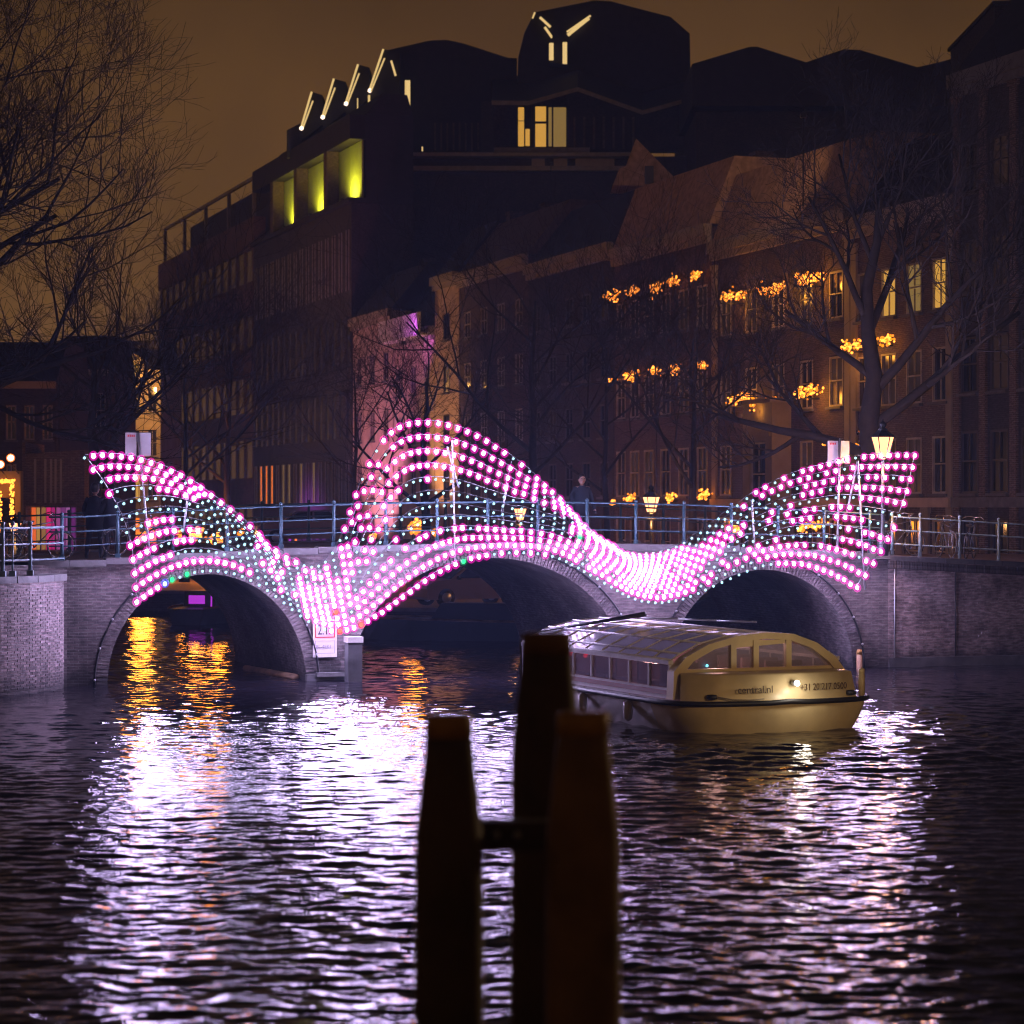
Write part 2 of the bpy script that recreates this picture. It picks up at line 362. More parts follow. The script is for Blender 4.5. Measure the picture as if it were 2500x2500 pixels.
def build_ground():
    mb = MB(); ys = [y for y in np.concatenate([np.linspace(63.2, 82, 24), np.linspace(84, 110, 14), [115, 130, 160, 200, 300, 420]])]
    xs = np.concatenate([np.linspace(0, 1, 26)**1.6])
    vs = []
    for y in ys:
        e0 = lerp_tab(EDGE, y); 
        for s in xs: x = e0+s*(150-e0); vs.append((x, y, gz(x, y)))
    n = len(xs); fs = [(i*n+j, i*n+j+1, (i+1)*n+j+1, (i+1)*n+j) for i in range(len(ys)-1) for j in range(n-1)]
    mb.add(vs, fs)
    vs = []                                                   # wedge behind the near right wall
    for t in (0.05, 1.5, 3, 6, 9):
        for u in np.linspace(10.0, 60, 26): p = W(u, t); vs.append((p.x, p.y, gz(p.x, p.y)-.006))
    mb.add(vs, [(i*26+j, i*26+j+1, (i+1)*26+j+1, (i+1)*26+j) for i in range(4) for j in range(25)])
    part('right_bank_ground', mb, M['ground'], kind='structure')
    mb = MB(); vs = []                                        # quay wall of the far right bank
    pts = [(lerp_tab(EDGE, y), y) for y in ys if y < 310]
    for x, y in pts: vs += [(x, y, -1.0), (x, y, gz(x, y)+.02)]
    mb.add(vs, [(2*i, 2*i+2, 2*i+3, 2*i+1) for i in range(len(pts)-1)])
    cp = MB()
    for (xa, ya), (xb, yb) in zip(pts, pts[1:]):
        a = Vector((xa, ya, gz(xa, ya)+.06)); b = Vector((xb, yb, gz(xb, yb)+.06)); d = (b-a); L = d.length; d.normalize(); s = d.cross(Z)
        cp.box((a+b)/2, (L, .4, .12), (d, s, d.cross(-s) if False else Z))
    r = thing('far_quay_wall', (3.2, 78, 0), 'low dark brick quay wall of the canal seen through the bridge arches', 'quay wall')
    part('wall_face', mb, M['brick_black'], r); part('coping', cp, M['stone'], r)
    mb = MB(); vs = []; us = np.linspace(-10.9, -90, 20)
    ts = [-.3, 2, 5, 9, 14, 20, 28, 40, 60, 90, 140]
    def lz(t): return lerp_tab([(-1, 2.88), (9, 2.8), (30, 1.0), (200, .9)], t)
    for t in ts:
        for u in us: p = W(u, t); vs.append((p.x, p.y, lz(t)))
    n = len(us); mb.add(vs, [(i*n+j, (i+1)*n+j, (i+1)*n+j+1, i*n+j+1) for i in range(len(ts)-1) for j in range(n-1)])
    part('left_bank_ground', mb, M['ground'], kind='structure')
    mb = MB(); vs = []
    for t in ts[3:]:
        p = W(-10.9, t); vs += [(p.x, p.y, -1), (p.x, p.y, lz(t)+.05)]
    mb.add(vs, [(2*i, 2*i+1, 2*i+3, 2*i+2) for i in range(len(vs)//2-1)])
    part('left_quay_wall', mb, M['brick_black'], label='dark quay wall behind the bridge on the left bank', cat='quay wall')
build_ground()

# ================================================================== BRIDGE
def arch(xl, xr, xc, ycrown, ybase):
    ul, _ = on_t(xl, ybase, 0); ur, _ = on_t(xr, ybase, 0); uc, zc = on_t(xc, ycrown, 0)
    return ((ul+ur)/2, (ur-ul)/2, zc)
ARCH = [arch(262, 746, 505, 1402, 1650), arch(855, 1524, 1190, 1362, 1650), arch(1636, 2081, 1857, 1391, 1640)]
def deck(u): return 3.22-.0032*u*u if abs(u) < 10.5 else 2.87
DEP = 8.0
def intrados(a, n=40):
    uc, hw, h = a; pts = []
    for i in range(n+1):
        q = math.pi*(1-i/n); pts.append((uc+hw*math.cos(q), max(-.6, h*math.sin(q))))
    return [(uc-hw, -.6)]+pts[0:]+[(uc+hw, -.6)]
br = thing('arched_bridge', W(0, 0, 0), 'long brick canal bridge with three round arches and lights hung over it', 'bridge')
def build_bridge():
    uL, uR = -11.6, 10.2
    cuts = {uL, uR}
    for a in ARCH:
        for i in range(41): cuts.add(a[0]-a[1]*math.cos(math.pi*i/40))
    us = sorted(cuts | set(np.linspace(uL, uR, 60)))
    def low(u):
        for uc, hw, h in ARCH:
            if abs(u-uc) < hw-1e-6: return h*math.sqrt(max(0, 1-((u-uc)/hw)**2))
        return -.6
    front = MB(); back = MB()
    for m_, t in ((front, 0), (back, DEP)):
        for a, b in zip(us, us[1:]):
            if b-a < 1e-5: continue
            mid = (a+b)/2; inside = any(abs(mid-uc) < hw for uc, hw, h in ARCH)
            la = low(a+1e-7) if inside else -.6; lb = low(b-1e-7) if inside else -.6
            vs = [W(a, t, la), W(b, t, lb), W(b, t, deck(b)-.13), W(a, t, deck(a)-.13)]
            m_.add(vs, [(0, 1, 2, 3) if t == 0 else (3, 2, 1, 0)])
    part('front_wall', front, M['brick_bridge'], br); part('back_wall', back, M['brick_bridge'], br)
    for a in ARCH:
        mb = MB(); pts = intrados(a); vs = []
        for u, z in pts: vs += [W(u, 0, z), W(u, DEP, z)]
        mb.add(vs, [(2*i, 2*i+1, 2*i+3, 2*i+2) for i in range(len(pts)-1)], smooth=True)
        part('arch_vault', mb, M['brick_bridge'], br)
        # voussoir ring: bricks on edge in two rings, slightly proud
        mb = MB(); uc, hw, h = a; n = int(math.pi*(hw+h)/2/.085)
        for i in range(n):
            q = math.pi*(i+.5)/n; cu, cz = uc-hw*math.cos(q), h*math.sin(q)
            if cz < -.1: continue
            nu, nz_ = -math.cos(q)/hw, math.sin(q)/h; L = math.hypot(nu, nz_); nu /= L; nz_ /= L
            N = U*nu+Z*nz_; T = U*nz_-Z*nu
            if cz+nz_*.36 > deck(cu)-.2: hh = .2
            else: hh = .27
            pr = .035+random.uniform(-.006, .008)
            mb.box(W(cu, -pr/2, cz)+N*(hh/2+.004), (.072, pr+.004, hh), (T, V, N))
        part('arch_ring', mb, M['brick_bridge'], br, kind='stuff')
        mb = MB()                                            # dark iron edge strip round the ring
        mb.tube([W(uc-(hw+.31)*math.cos(math.pi*i/36), -.06, (h+.30)*math.sin(math.pi*i/36)) if (h+.30)*math.sin(math.pi*i/36) < deck(uc-(hw+.31)*math.cos(math.pi*i/36))-.2 else W(uc-(hw+.31)*math.cos(math.pi*i/36), -.06, deck(uc-(hw+.31)*math.cos(math.pi*i/36))-.2) for i in range(37) if not (a is ARCH[1] and i < 19)], .028, 5)
        part('ring_edge', mb, M['black'], br)
        mb = MB()
        for i in range(18 if a is ARCH[1] else 0, 36, 3):
            q = math.pi*(i+.5)/36; zz = (h+.30)*math.sin(q)
            if zz < 2.7: mb.ball(W(uc-(hw+.31)*math.cos(q), -.09, zz), .035)
        part('ring_bolt', mb, M['steel'], br, kind='stuff')
    dk = MB(); n = 30; vs = []
    for i in range(n+1):
        u = uL+(uR-uL)*i/n; vs += [W(u, .0, deck(u)-.02), W(u, DEP, deck(u)-.02)]
    dk.add(vs, [(2*i, 2*i+2, 2*i+3, 2*i+1) for i in range(n)]); part('deck', dk, M['ground'], br)
    # bluestone coping, one stone after another
    st = {}
    n = 26; L = (uR-uL)/n
    for i in range(n):
        u = uL+(i+.5)*L
        for t in (.08, DEP-.08):
            mb = MB(); mb.box(W(u, t, deck(u)-.055), (L-.012, .42, .15), (U, V, Z)); part('coping_stone', mb, M['stone'], br)
    # piers: cutwater bases
    for a, b in ((ARCH[0], ARCH[1]), (ARCH[1], ARCH[2])):
        ul, ur = a[0]+a[1], b[0]-b[1]; c = (ul+ur)/2; hw = (ur-ul)/2
        mb = MB(); mb.prism([W(ul-.02, -.18, -.6), W(ul-.02, -.18, .16), W(ur+.02, -.18, .16), W(ur+.02, -.18, -.6)], V*.16)
        part('pier_plinth', mb, M['dark_stone'], br)
        mb = MB(); mb.ubox(c-hw*.62, c+hw*.62, -.30, -.183, .10, .20); part('pier_ledge', mb, M['stone'], br)
build_bridge()

# fender post by the left pier
def fender():
    u, z = on_t(863, 1556, -.6); r = thing('fender_post', W(u, -.6, 0), 'square timber fender post with white cap beside the bridge pier', 'post')
    mb = MB(); mb.ubox(u-.17, u+.17, -.77, -.43, -.8, z-.12); part('post', mb, M['dark_stone'], r)
    mb = MB(); mb.ubox(u-.19, u+.19, -.79, -.41, z-.118, z+.02); part('cap', mb, M['white'], r)
    u, z = on_t(2098, 1622, -.5); r = thing('mooring_post', W(u, -.5, 0), 'short ochre mooring post at the foot of the right abutment', 'post')
    mb = MB(); mb.tube([W(u, -.5, -.6), W(u, -.5, .38)], .075, 12); part('post', mb, M['pile_warm'], r)
    mb = MB(); mb.tube([W(u, -.5, .381), W(u, -.5, .50)], [.08, .06], 12); part('cap', mb, M['pile_band'], r)
fender()

def text_mesh(s, size, m, depth=.004, align='LEFT'):
    cu = bpy.data.curves.new('t', 'FONT'); cu.body = s; cu.size = size; cu.extrude = depth; cu.align_x = align
    o = bpy.data.objects.new('t', cu); C.objects.link(o); bpy.context.view_layer.update()
    me = bpy.data.meshes.new_from_object(o.evaluated_get(bpy.context.evaluated_depsgraph_get())); bpy.data.objects.remove(o)
    me.materials.clear(); me.materials.append(m)
    return me
def put_text(name, s, width, height, m, root, origin, ax, ay, az):      # origin = lower left corner, in world
    me = text_mesh(s, 1.0, m)
    n = len(me.vertices); co = np.zeros(n*3); me.vertices.foreach_get('co', co); co = co.reshape(-1, 3)
    lo, hi = co.min(0), co.max(0); out = np.zeros_like(co)
    off = Vector((0, 0, 0)); p = root
    while p is not None: off += Vector(p.location); p = p.parent
    o = Vector(origin)-off
    for i in range(n):
        a = (co[i, 0]-lo[0])/(hi[0]-lo[0])*width; b = (co[i, 1]-lo[1])/(hi[1]-lo[1])*height; c = co[i, 2]
        out[i] = o+ax*a+ay*b+az*c
    me.vertices.foreach_set('co', out.ravel()); me.update(); me.name = name
    return obj(name, me, root)

def clearance_sign():
    ul, zb = on_t(764, 1605, -.06); ur, zt = on_t(822, 1512, -.06)
    r = thing('clearance_sign', W((ul+ur)/2, -.06, zb), 'white clearance sign with 2.15 in a red box on the bridge pier', 'sign')
    mb = MB(); mb.ubox(ul, ur, -.075, -.035, zb, zt); part('board', mb, M['sign_white'], r)
    h = zt-zb; w_ = ur-ul; t = -.080
    def frame(nm, a, b, c, d, th, m):
        mb = MB()
        mb.ubox(a, b, t, -.0755, d-th, d); mb.ubox(a, b, t, -.0755, c, c+th)
        mb.ubox(a, a+th, t, -.0755, c+th, d-th); mb.ubox(b-th, b, t, -.0755, c+th, d-th); part(nm, mb, m, r)
    frame('red_border', ul+.05, ur-.05, zb+h*.52, zt-.04, .022, M['sign_red'])
    frame('grey_border', ul+.05, ur-.05, zb+h*.10, zb+h*.44, .010, M['sign_faint'])
    put_text('numerals', '2.15', w_*.62, h*.26, M['sign_ink'], r, W(ul+w_*.2, -.080, zb+h*.60), U, Z, -V)
    put_text('lettering', 'BL-4EK1', w_*.62, h*.09, M['sign_faint'], r, W(ul+w_*.13, -.080, zb+h*.24), U, Z, -V)
clearance_sign()

# ------------------------------------------------------------------ near walls
def near_walls():
    # right abutment wall, courses of real bricks
    r = thing('right_quay_wall', W(10.6, 0, 0), 'pinkish brick quay wall right of the bridge with dark waterline', 'quay wall')
    u0, u1 = 10.2, 16.6
    def top(u): return 2.87-.055*max(0, u-10.4)
    core = MB()
    for a, b in zip(np.linspace(u0, 26, 20), np.linspace(u0, 26, 20)[1:]):
        core.add([W(a, 0, -1), W(b, 0, -1), W(b, 0, top(b)-.10), W(a, 0, top(a)-.10)], [(0, 1, 2, 3)])
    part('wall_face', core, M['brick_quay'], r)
    mb = MB(); z = .30; row = 0
    while z < 2.5:
        u = u0+(row % 2)*.11
        while u < u1-.2:
            L = .2 if random.random() < .7 else .1
            if z+.06 < top(u+L)-.34 and random.random() < .93:
                p = random.uniform(.004, .018); c = W(u+L/2, -p/2-.001, z+.026)
                mb.box(c, (L-.012, p, .052), (U, V, Z))
            u += L
        z += .062; row += 1
    part('brickwork', mb, M['brick_quay'], r, kind='stuff')
    bm_ = MB(); bm_.ubox(-.035, .035, 0, .10, 0, .26); me = None
    u = u0+.02; k = 0                                       # rowlock course under the coping, brick by brick
    bme = MB(); bme.box((0, 0, 0), (.062, .07, .21), (U, V, Z)); bme = bme.mesh('coping_brick', M['brick_quay'])
    while u < 15.8:
        o = obj('coping_brick', bme, r, W(u, -.035+random.uniform(-.008, .008), top(u)-.235)-r.location); u += .075
    for i in range(8):
        u = u0+.02+i*.82; mb = MB()
        mb.prism([W(u, -.07, top(u)-.12), W(u+.80, -.07, top(u+.8)-.12), W(u+.80, -.07, top(u+.8)+.01), W(u, -.07, top(u)+.01)], V*.5)
        part('coping_stone', mb, M['stone'], r)
    mb = MB(); mb.ubox(u0, 26, -.10, -.03, -1, .24); part('waterline_plinth', mb, M['dark_stone'], r)
    for x in (2183, 2331):
        u, _ = on_t(x, 1500, 0); mb = MB(); mb.tube([W(u, -.03, .25), W(u, -.03, top(u)-.35)], .016, 6); part('expansion_joint', mb, M['steel'] if x < 2200 else M['black'], r)
    # left: wing wall in shade and rounded quay nearer to us
    r = thing('left_wing_wall', W(-11, -.3, 0), 'dark brick wing wall left of the bridge behind the rounded quay corner', 'wall')
    mb = MB(); vs = []
    uu = np.linspace(-13.4, -9.95, 9)
    for u in uu: t = -.9+.9*min(1, max(0, (u+13.4)/2.4))**.8; vs += [W(u, t-.06, -1), W(u, t-.06, 2.80)]
    mb.add(vs[:14], [(2*i, 2*i+2, 2*i+3, 2*i+1) for i in range(6)]); part('wall_face', mb, M['brick_bridge'], r)
    r = thing('left_quay_corner', (-10.9, 54, 0), 'rounded brick quay corner at the left edge under the iron railing', 'quay wall')
    mb = MB(); c = Vector((-15.2, 56.6, 0)); R = 5.05; vs = []; ang = [math.radians(-8-i*6) for i in range(14)]
    for q in ang: vs += [c+Vector((R*math.cos(q), R*math.sin(q), -1)), c+Vector((R*math.cos(q), R*math.sin(q), 2.45))]
    mb.add(vs, [(2*i+2, 2*i, 2*i+1, 2*i+3) for i in range(13)], smooth=False); part('wall_face', mb, M['brick_quay'], r)
    mb = MB(); row = 0; z = .1
    while z < 2.3:
        q = math.radians(-9)-(row % 2)*.02
        while q > math.radians(-80):
            if random.random() < .9:
                N = Vector((math.cos(q), math.sin(q), 0)); T = Vector((-N.y, N.x, 0)); p = random.uniform(.004, .012)
                mb.box(c+N*(R+p/2)+Z*(z+.026), (.188, p, .052), (T, N, Z))
            q -= .0405
        z += .062; row += 1
    part('brickwork', mb, M['brick_quay'], r, kind='stuff')
    for i in range(9):
        mb = MB(); q0 = math.radians(-8-i*8); q1 = q0-math.radians(7.8); vs = []
        for zz in (2.452, 2.60):
            for rr in (R-.45, R+.08):
                for q in (q0, (q0+q1)/2, q1): vs.append(c+Vector((rr*math.cos(q), rr*math.sin(q), zz)))
        mb.add(vs, [(3, 4, 1, 0), (4, 5, 2, 1), (6, 7, 10, 9), (7, 8, 11, 10), (9, 10, 4, 3), (10, 11, 5, 4), (0, 1, 7, 6), (1, 2, 8, 7), (0, 6, 9, 3), (2, 5, 11, 8)])
        part('coping_stone', mb, M['stone'], r)
    mb = MB(); mb.add([c+Vector((4.9*math.cos(q), 4.9*math.sin(q), 2.44)) for q in [math.radians(60-i*15) for i in range(18)]], [tuple(range(17, -1, -1))])
    part('paving', mb, M['ground'], r)
    # iron railing on the corner
    r = thing('corner_railing', (-11, 53.5, 2.6), 'teal and white iron railing on the rounded corner at the left edge', 'railing')
    pts = []
    for i in range(24): q = math.radians(-2-i*3.6); pts.append(c+Vector(((R-.15)*math.cos(q), (R-.15)*math.sin(q), 0)))
    for zz, rr in ((3.66, .032), (3.30, .024), (2.95, .024)):
        mb = MB(); mb.tube([p+Z*zz for p in pts], rr, 6); part('rail', mb, M['rail_white'], r)
    for x in (6, 78, 42):
        mb = MB()
        p = min(pts, key=lambda p: abs(1250+F*p.x/p.y-x)); mb.tube([p+Z*2.6, p+Z*3.72], .045 if x != 42 else .02, 8)
        mb.ball(p+Z*3.76, .06); mb.box(p+Z*2.66, (.14, .14, .12)); part('post', mb, M['rail_white'], r)
near_walls()

def bridge_railing(t, label, y_off):
    r = thing('bridge_railing', W(0, t, 3.2), label, 'railing', 'railings along both sides of the bridge')
    n = 40
    for h, rr in ((1.0, .026), (.66, .02), (.33, .02)):
        mb = MB(); mb.tube([W(-11.2+21.4*i/n, t, deck(-11.2+21.4*i/n)+.02+h) for i in range(n+1)], rr, 6); part('rail', mb, M['rail'], r)
    u = -10.9; mb = MB(); mb.tube([(0, 0, 0), (0, 0, 1.04)], .04, 8); mb.ball((0, 0, 1.06), .055); mb.box((0, 0, .05), (.12, .12, .1)); me = mb.mesh('post', M['rail'])
    for i in range(17): obj('post', me, r, W(u+i*1.29, t, deck(u+i*1.29)+.02)-r.location)
bridge_railing(.12, 'blue grey iron bridge railing on the near side behind the lights', 0)
bridge_railing(DEP-.12, 'blue grey iron bridge railing on the far side of the deck', 0)
# railing of the right quay
def right_railing():
    r = thing('quay_railing', W(12, 0, 2.8), 'pale iron railing on the right quay above the brick wall', 'railing')
    us = [10.4, 11.2, 12.35, 13.5, 14.7, 15.9]; g = lambda u: 2.87-.055*max(0, u-10.4)
    for h in (1.0, .66, .3):
        mb = MB(); mb.tube([W(u, .15, g(u)+h) for u in us], .024, 6); part('rail', mb, M['rail_white'], r)
    for u in us:
        mb = MB(); mb.tube([W(u, .15, g(u)), W(u, .15, g(u)+1.08)], [.05, .03], 8); mb.ball(W(u, .15, g(u)+1.1), .05); mb.ball(W(u, .15, g(u)+.66), .045); part('post', mb, M['rail_white'], r)
right_railing()

# ================================================================== LIGHT ARTWORK
TOP = [(206,1118),(228,1114),(250,1112),(272,1113),(295,1115),(319,1118),(343,1123),(367,1130),(390,1138),(416,1150),(439,1160),(462,1174),(487,1189),(512,1208),(536,1226),(559,1243),(581,1261),(606,1283),(630,1302),(645,1326),(668,1342),(693,1360),(718,1372),(738,1380),(757,1385),(774,1384),(790,1377),(806,1360),(827,1326),(838,1304),(851,1264),(865,1222),(879,1182),(896,1145),(914,1111),(930,1083),(949,1062),(968,1047),(990,1038),(1012,1033),(1035,1032),(1060,1033),(1085,1036),(1108,1043),(1131,1050),(1154,1060),(1178,1071),(1199,1085),(1221,1100),(1243,1112),(1263,1128),(1284,1143),(1301,1159),(1319,1178),(1339,1192),(1356,1210),(1377,1226),(1391,1241),(1408,1262),(1431,1290),(1450,1303),(1466,1314),(1486,1325),(1502,1338),(1517,1347),(1533,1351),(1549,1351),(1566,1355),(1583,1350),(1600,1351),(1618,1348),(1637,1342),(1656,1334),(1675,1323),(1694,1311),(1716,1298),(1738,1280),(1759,1263),(1781,1246),(1805,1232),(1828,1214),(1850,1200),(1873,1188),(1896,1177),(1918,1167),(1940,1158),(1963,1150),(1984,1145),(2006,1139),(2027,1133),(2049,1127),(2070,1122),(2090,1118),(2111,1116),(2132,1115),(2152,1113),(2173,1113),(2193,1112),(2214,1112),(2234,1112)]
BOT = [(334,1470),(352,1457),(369,1445),(387,1434),(405,1424),(423,1414),(443,1408),(460,1400),(480,1397),(500,1394),(520,1393),(539,1395),(559,1398),(580,1403),(600,1411),(622,1422),(643,1435),(664,1449),(685,1465),(705,1482),(726,1499),(747,1513),(768,1527),(789,1536),(804,1540),(826,1541),(844,1539),(862,1534),(880,1526),(897,1518),(915,1506),(933,1496),(950,1483),(968,1470),(985,1457),(1004,1444),(1022,1430),(1041,1417),(1060,1405),(1080,1393),(1099,1384),(1118,1376),(1138,1368),(1157,1362),(1177,1359),(1196,1355),(1215,1352),(1234,1350),(1252,1349),(1271,1349),(1289,1350),(1306,1351),(1325,1353),(1343,1357),(1361,1362),(1379,1369),(1393,1377),(1409,1385),(1424,1394),(1439,1403),(1457,1412),(1475,1423),(1492,1433),(1507,1442),(1521,1450),(1535,1457),(1552,1463),(1569,1468),(1585,1470),(1603,1472),(1620,1471),(1637,1468),(1655,1466),(1673,1461),(1692,1454),(1712,1446),(1729,1437),(1751,1427),(1772,1418),(1794,1408),(1815,1399),(1835,1390),(1855,1383),(1875,1379),(1895,1376),(1913,1375),(1933,1377),(1953,1377),(1971,1380),(1991,1386),(2008,1392),(2027,1399),(2045,1408),(2060,1415),(2076,1427),(2093,1435)]
NC, NR = 99, 12
def resample(L, n):
    L = np.array(L, float); i = np.linspace(0, len(L)-1, n)
    return np.stack([np.interp(i, np.arange(len(L)), L[:, 0]), np.interp(i, np.arange(len(L)), L[:, 1])], 1)
def lit_state(i, k):
    """bright or resting, read off the photograph band by band"""
    h = math.sin(i*12.9898+k*78.233)*43758.5453; h -= math.floor(h)
    if i < 17:
        a = [(0, 16, 0), (0, 12, 1), (0, 11, 2), (6, 10, 3)]
        for lo, hi, kk in a:
            if k == kk and lo <= i <= hi: return h > .04
        if k == 6: return 3 <= i <= 6
        if k == 7: return i <= 9 and h > .1
        if k == 8: return i <= 8 and h > .1
        if k == 9: return i <= 5
        if k == 10: return i <= 15 and h > .03
        if k == 11: return i <= 3
        if k == 3 and i == 0: return True
        return False
    if i < 22: return (k == 0) or (k in (1, 4, 7, 9) and h > .45)
    if i < 29: return (k > 0 or h > .5) and h > (.28 if k < 4 or k > 10 else .12)
    if i < 36: return (k <= 3 and h > .3) or (k in (4, 5, 6, 7) and h > .55) or (k >= 8 and h > .14)
    if i < 49: return (k <= 3 and h > .03) or (k == 4 and h > .6 and i < 42) or (k == 8 and h > .35) or (k in (9, 10)) or (k == 11 and (i < 46 or h > .5))
    if i < 56: return (k <= 3 and h > .25) or (k == 8 and h > .4) or k in (9, 10) or (k == 11 and h > .5)
    if i < 63: return (1 <= k <= 10 and h > .25) or (k == 0 and h > .5)
    if i < 74: return (0 < k < 11 and h > .05) or (k == 0 and h > .75)
    if i < 79: return (2 < k < 11 and h > .2)
    if i < 86: return (k <= 1 and h > .1) or (k in (4, 5, 8, 9) and h > .4) or (k == 10 and h > .3 and i > 82)
    if i < 93: return (k in (0, 1) and h > .25) or (k in (2, 3, 5, 6) and h > .3) or (k == 10) or (k == 9 and h > .3) or (k == 11 and i > 86)
    return not (k in (5, 6) and h < .75) and h > .04
def artwork():
    r = thing('light_artwork', W(0, -1.2, 3.2), 'wavy net of glowing pink and white bulbs strung along the whole bridge', 'light installation')
    T, B = resample(TOP, NC), resample(BOT, NC)
    pos = {}
    for i in range(NC):
        for k in range(NR):
            f = k/(NR-1)
            x = T[i, 0]*(1-f)+B[i, 0]*f; y = T[i, 1]*(1-f)+B[i, 1]*f
            s = math.sin(math.pi*f); e = i/(NC-1)
            if e < .2: x += 34*s*(1-e/.2); y -= 10*s
            if .38 < e < .55: y += 14*s*math.sin(math.pi*(e-.38)/.17); x -= 26*s*math.sin(math.pi*(e-.38)/.17)
            if .52 < e < .72: y -= 6*s; x += 30*s*math.sin(math.pi*(e-.52)/.2)
            if e > .82: x += 26*s*(e-.82)/.18
            t = -.75-.55*s-.25*math.sin(e*math.pi*4)
            u, z = on_t(x, y, t); pos[i, k] = W(u, t, z)
    # round shape of a bulb: bright heart inside a shell standing for its bloom, short black socket above
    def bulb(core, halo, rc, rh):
        mb = MB(); mb.ball((0, 0, 0), rc, 0, 2, (1, 1, 1.22)); mb.ball((0, 0, .01), rh, 1, 2, (1, 1, 1.12)); mb.tube([(0, 0, rc*1.1), (0, 0, rc*1.1+.05)], .018, 6, 2); mb.tube([V*.035, V*.065], [.072, .045], 8, 2)  # last disc is added behind to keep light off the bridge wall
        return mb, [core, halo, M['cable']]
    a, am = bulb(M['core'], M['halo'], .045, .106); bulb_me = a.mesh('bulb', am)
    lit = []; dim = []
    for (i, k), p in pos.items():
        (lit if lit_state(i, k) else dim).append((i, k))
    special = {(5, 11): 'green', (7, 11): 'green', (2, 11): 'core', (4, 11): 'blue', (43, 11): 'green', (26, 8): 'red', (26, 11): 'red', (29, 11): 'red', (57, 6): 'green'}
    for q, c in special.items():
        if q in dim: dim.remove(q)
        if q in lit and c != 'core': lit.remove(q)
    lit.sort(key=lambda q: pos[q].y)
    near, rest = lit[:290], lit[290:]
    for q in near: obj('bulb', bulb_me, r, pos[q]-r.location)
    for q, c in special.items():
        if c == 'core': continue
        b, bm_ = bulb(M[c], M[c+'_h'], .05, .10); part_ = obj('bulb', b.mesh('bulb', bm_), r, pos[q]-r.location, label=c+' glowing bulb in the net')
    mb = MB()
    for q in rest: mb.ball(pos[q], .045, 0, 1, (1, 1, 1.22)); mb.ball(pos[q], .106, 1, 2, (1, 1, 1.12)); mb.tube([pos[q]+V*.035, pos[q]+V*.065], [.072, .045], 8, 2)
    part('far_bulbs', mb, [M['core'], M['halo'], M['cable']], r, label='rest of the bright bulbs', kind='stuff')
    mb = MB()
    for q in dim: mb.ball(pos[q], .038, 0, 1)
    part('resting_bulbs', mb, M['dim'], r, label='small dim blue white bulbs', kind='stuff')
    for k in range(NR):
        mb = MB(); mb.tube([pos[i, k]+Vector((0, 0, .07)) for i in range(NC)], .009, 4, cap=False); part('cable', mb, M['cable'], r)
    for i in (0, 49, 98):
        mb = MB(); mb.tube([pos[i, k]+Vector((0, .05, .07)) for k in range(NR)], .012, 4); part('cable', mb, M['cable'], r)
    for (xa, ya, xb, yb) in ((1104, 1075, 1112, 1378), (2094, 1125, 2112, 1440), (2094, 1125, 2068, 1250), (1092, 1090, 1120, 1190), (461, 1195, 447, 1300), (1240, 1180, 1225, 1250), (1835, 1220, 1842, 1330)):
        ua, za = on_t(xa, ya, -.5); ub, zb = on_t(xb, yb, -.3)
        mb = MB(); mb.tube([W(ua, -.5, za), W(ub, -.3, zb)], .028, 6); part('mast', mb, M['steel'], r)
artwork()

# ================================================================== road signs on poles
def board_sign(xl, xr, yt, yb, xp, yp0, yp1, xp1, label, two):
    t = -.1; u0, zt = on_t(xl, yt, t); u1, zb = on_t(xr, yb, t); up, zp = on_t(xp, yp0, t-.06); up1, zq = on_t(xp1, yp1, t-.06)
    r = thing('board_sign', W(up1, t-.06, 2.9), label, 'sign')
    mb = MB(); mb.tube([W(up1, t-.06, min(zq, 2.95)), W(up, t-.06, zp)], .03, 8); part('pole', mb, M['steel'], r)
    for a, b in ((u0, up-.03), (up+.03, u1)):
        mb = MB(); mb.ubox(a, b, t-.015, t+.015, zb, zt); mb.ubox(a, b, t-.02, t+.02, zb-.012, zb-.001); part('board', mb, M['sign_grey'], r)
    mb = MB()
    for i in range(4): mb.ubox(u0+.05+i*.045, u0+.08+i*.045, t-.019, t-.0155, zt-.10, zt-.05)
    part('red_print', mb, M['sign_red'], r)
board_sign(306, 368, 1056, 1112, 337, 1056, 1300, 366, 'grey two part sign board on a leaning pole above the left arch', 1)
board_sign(2021, 2073, 1076, 1130, 2051, 1070, 1290, 2044, 'grey two part sign board on a pole left of the big lit lantern', 1)

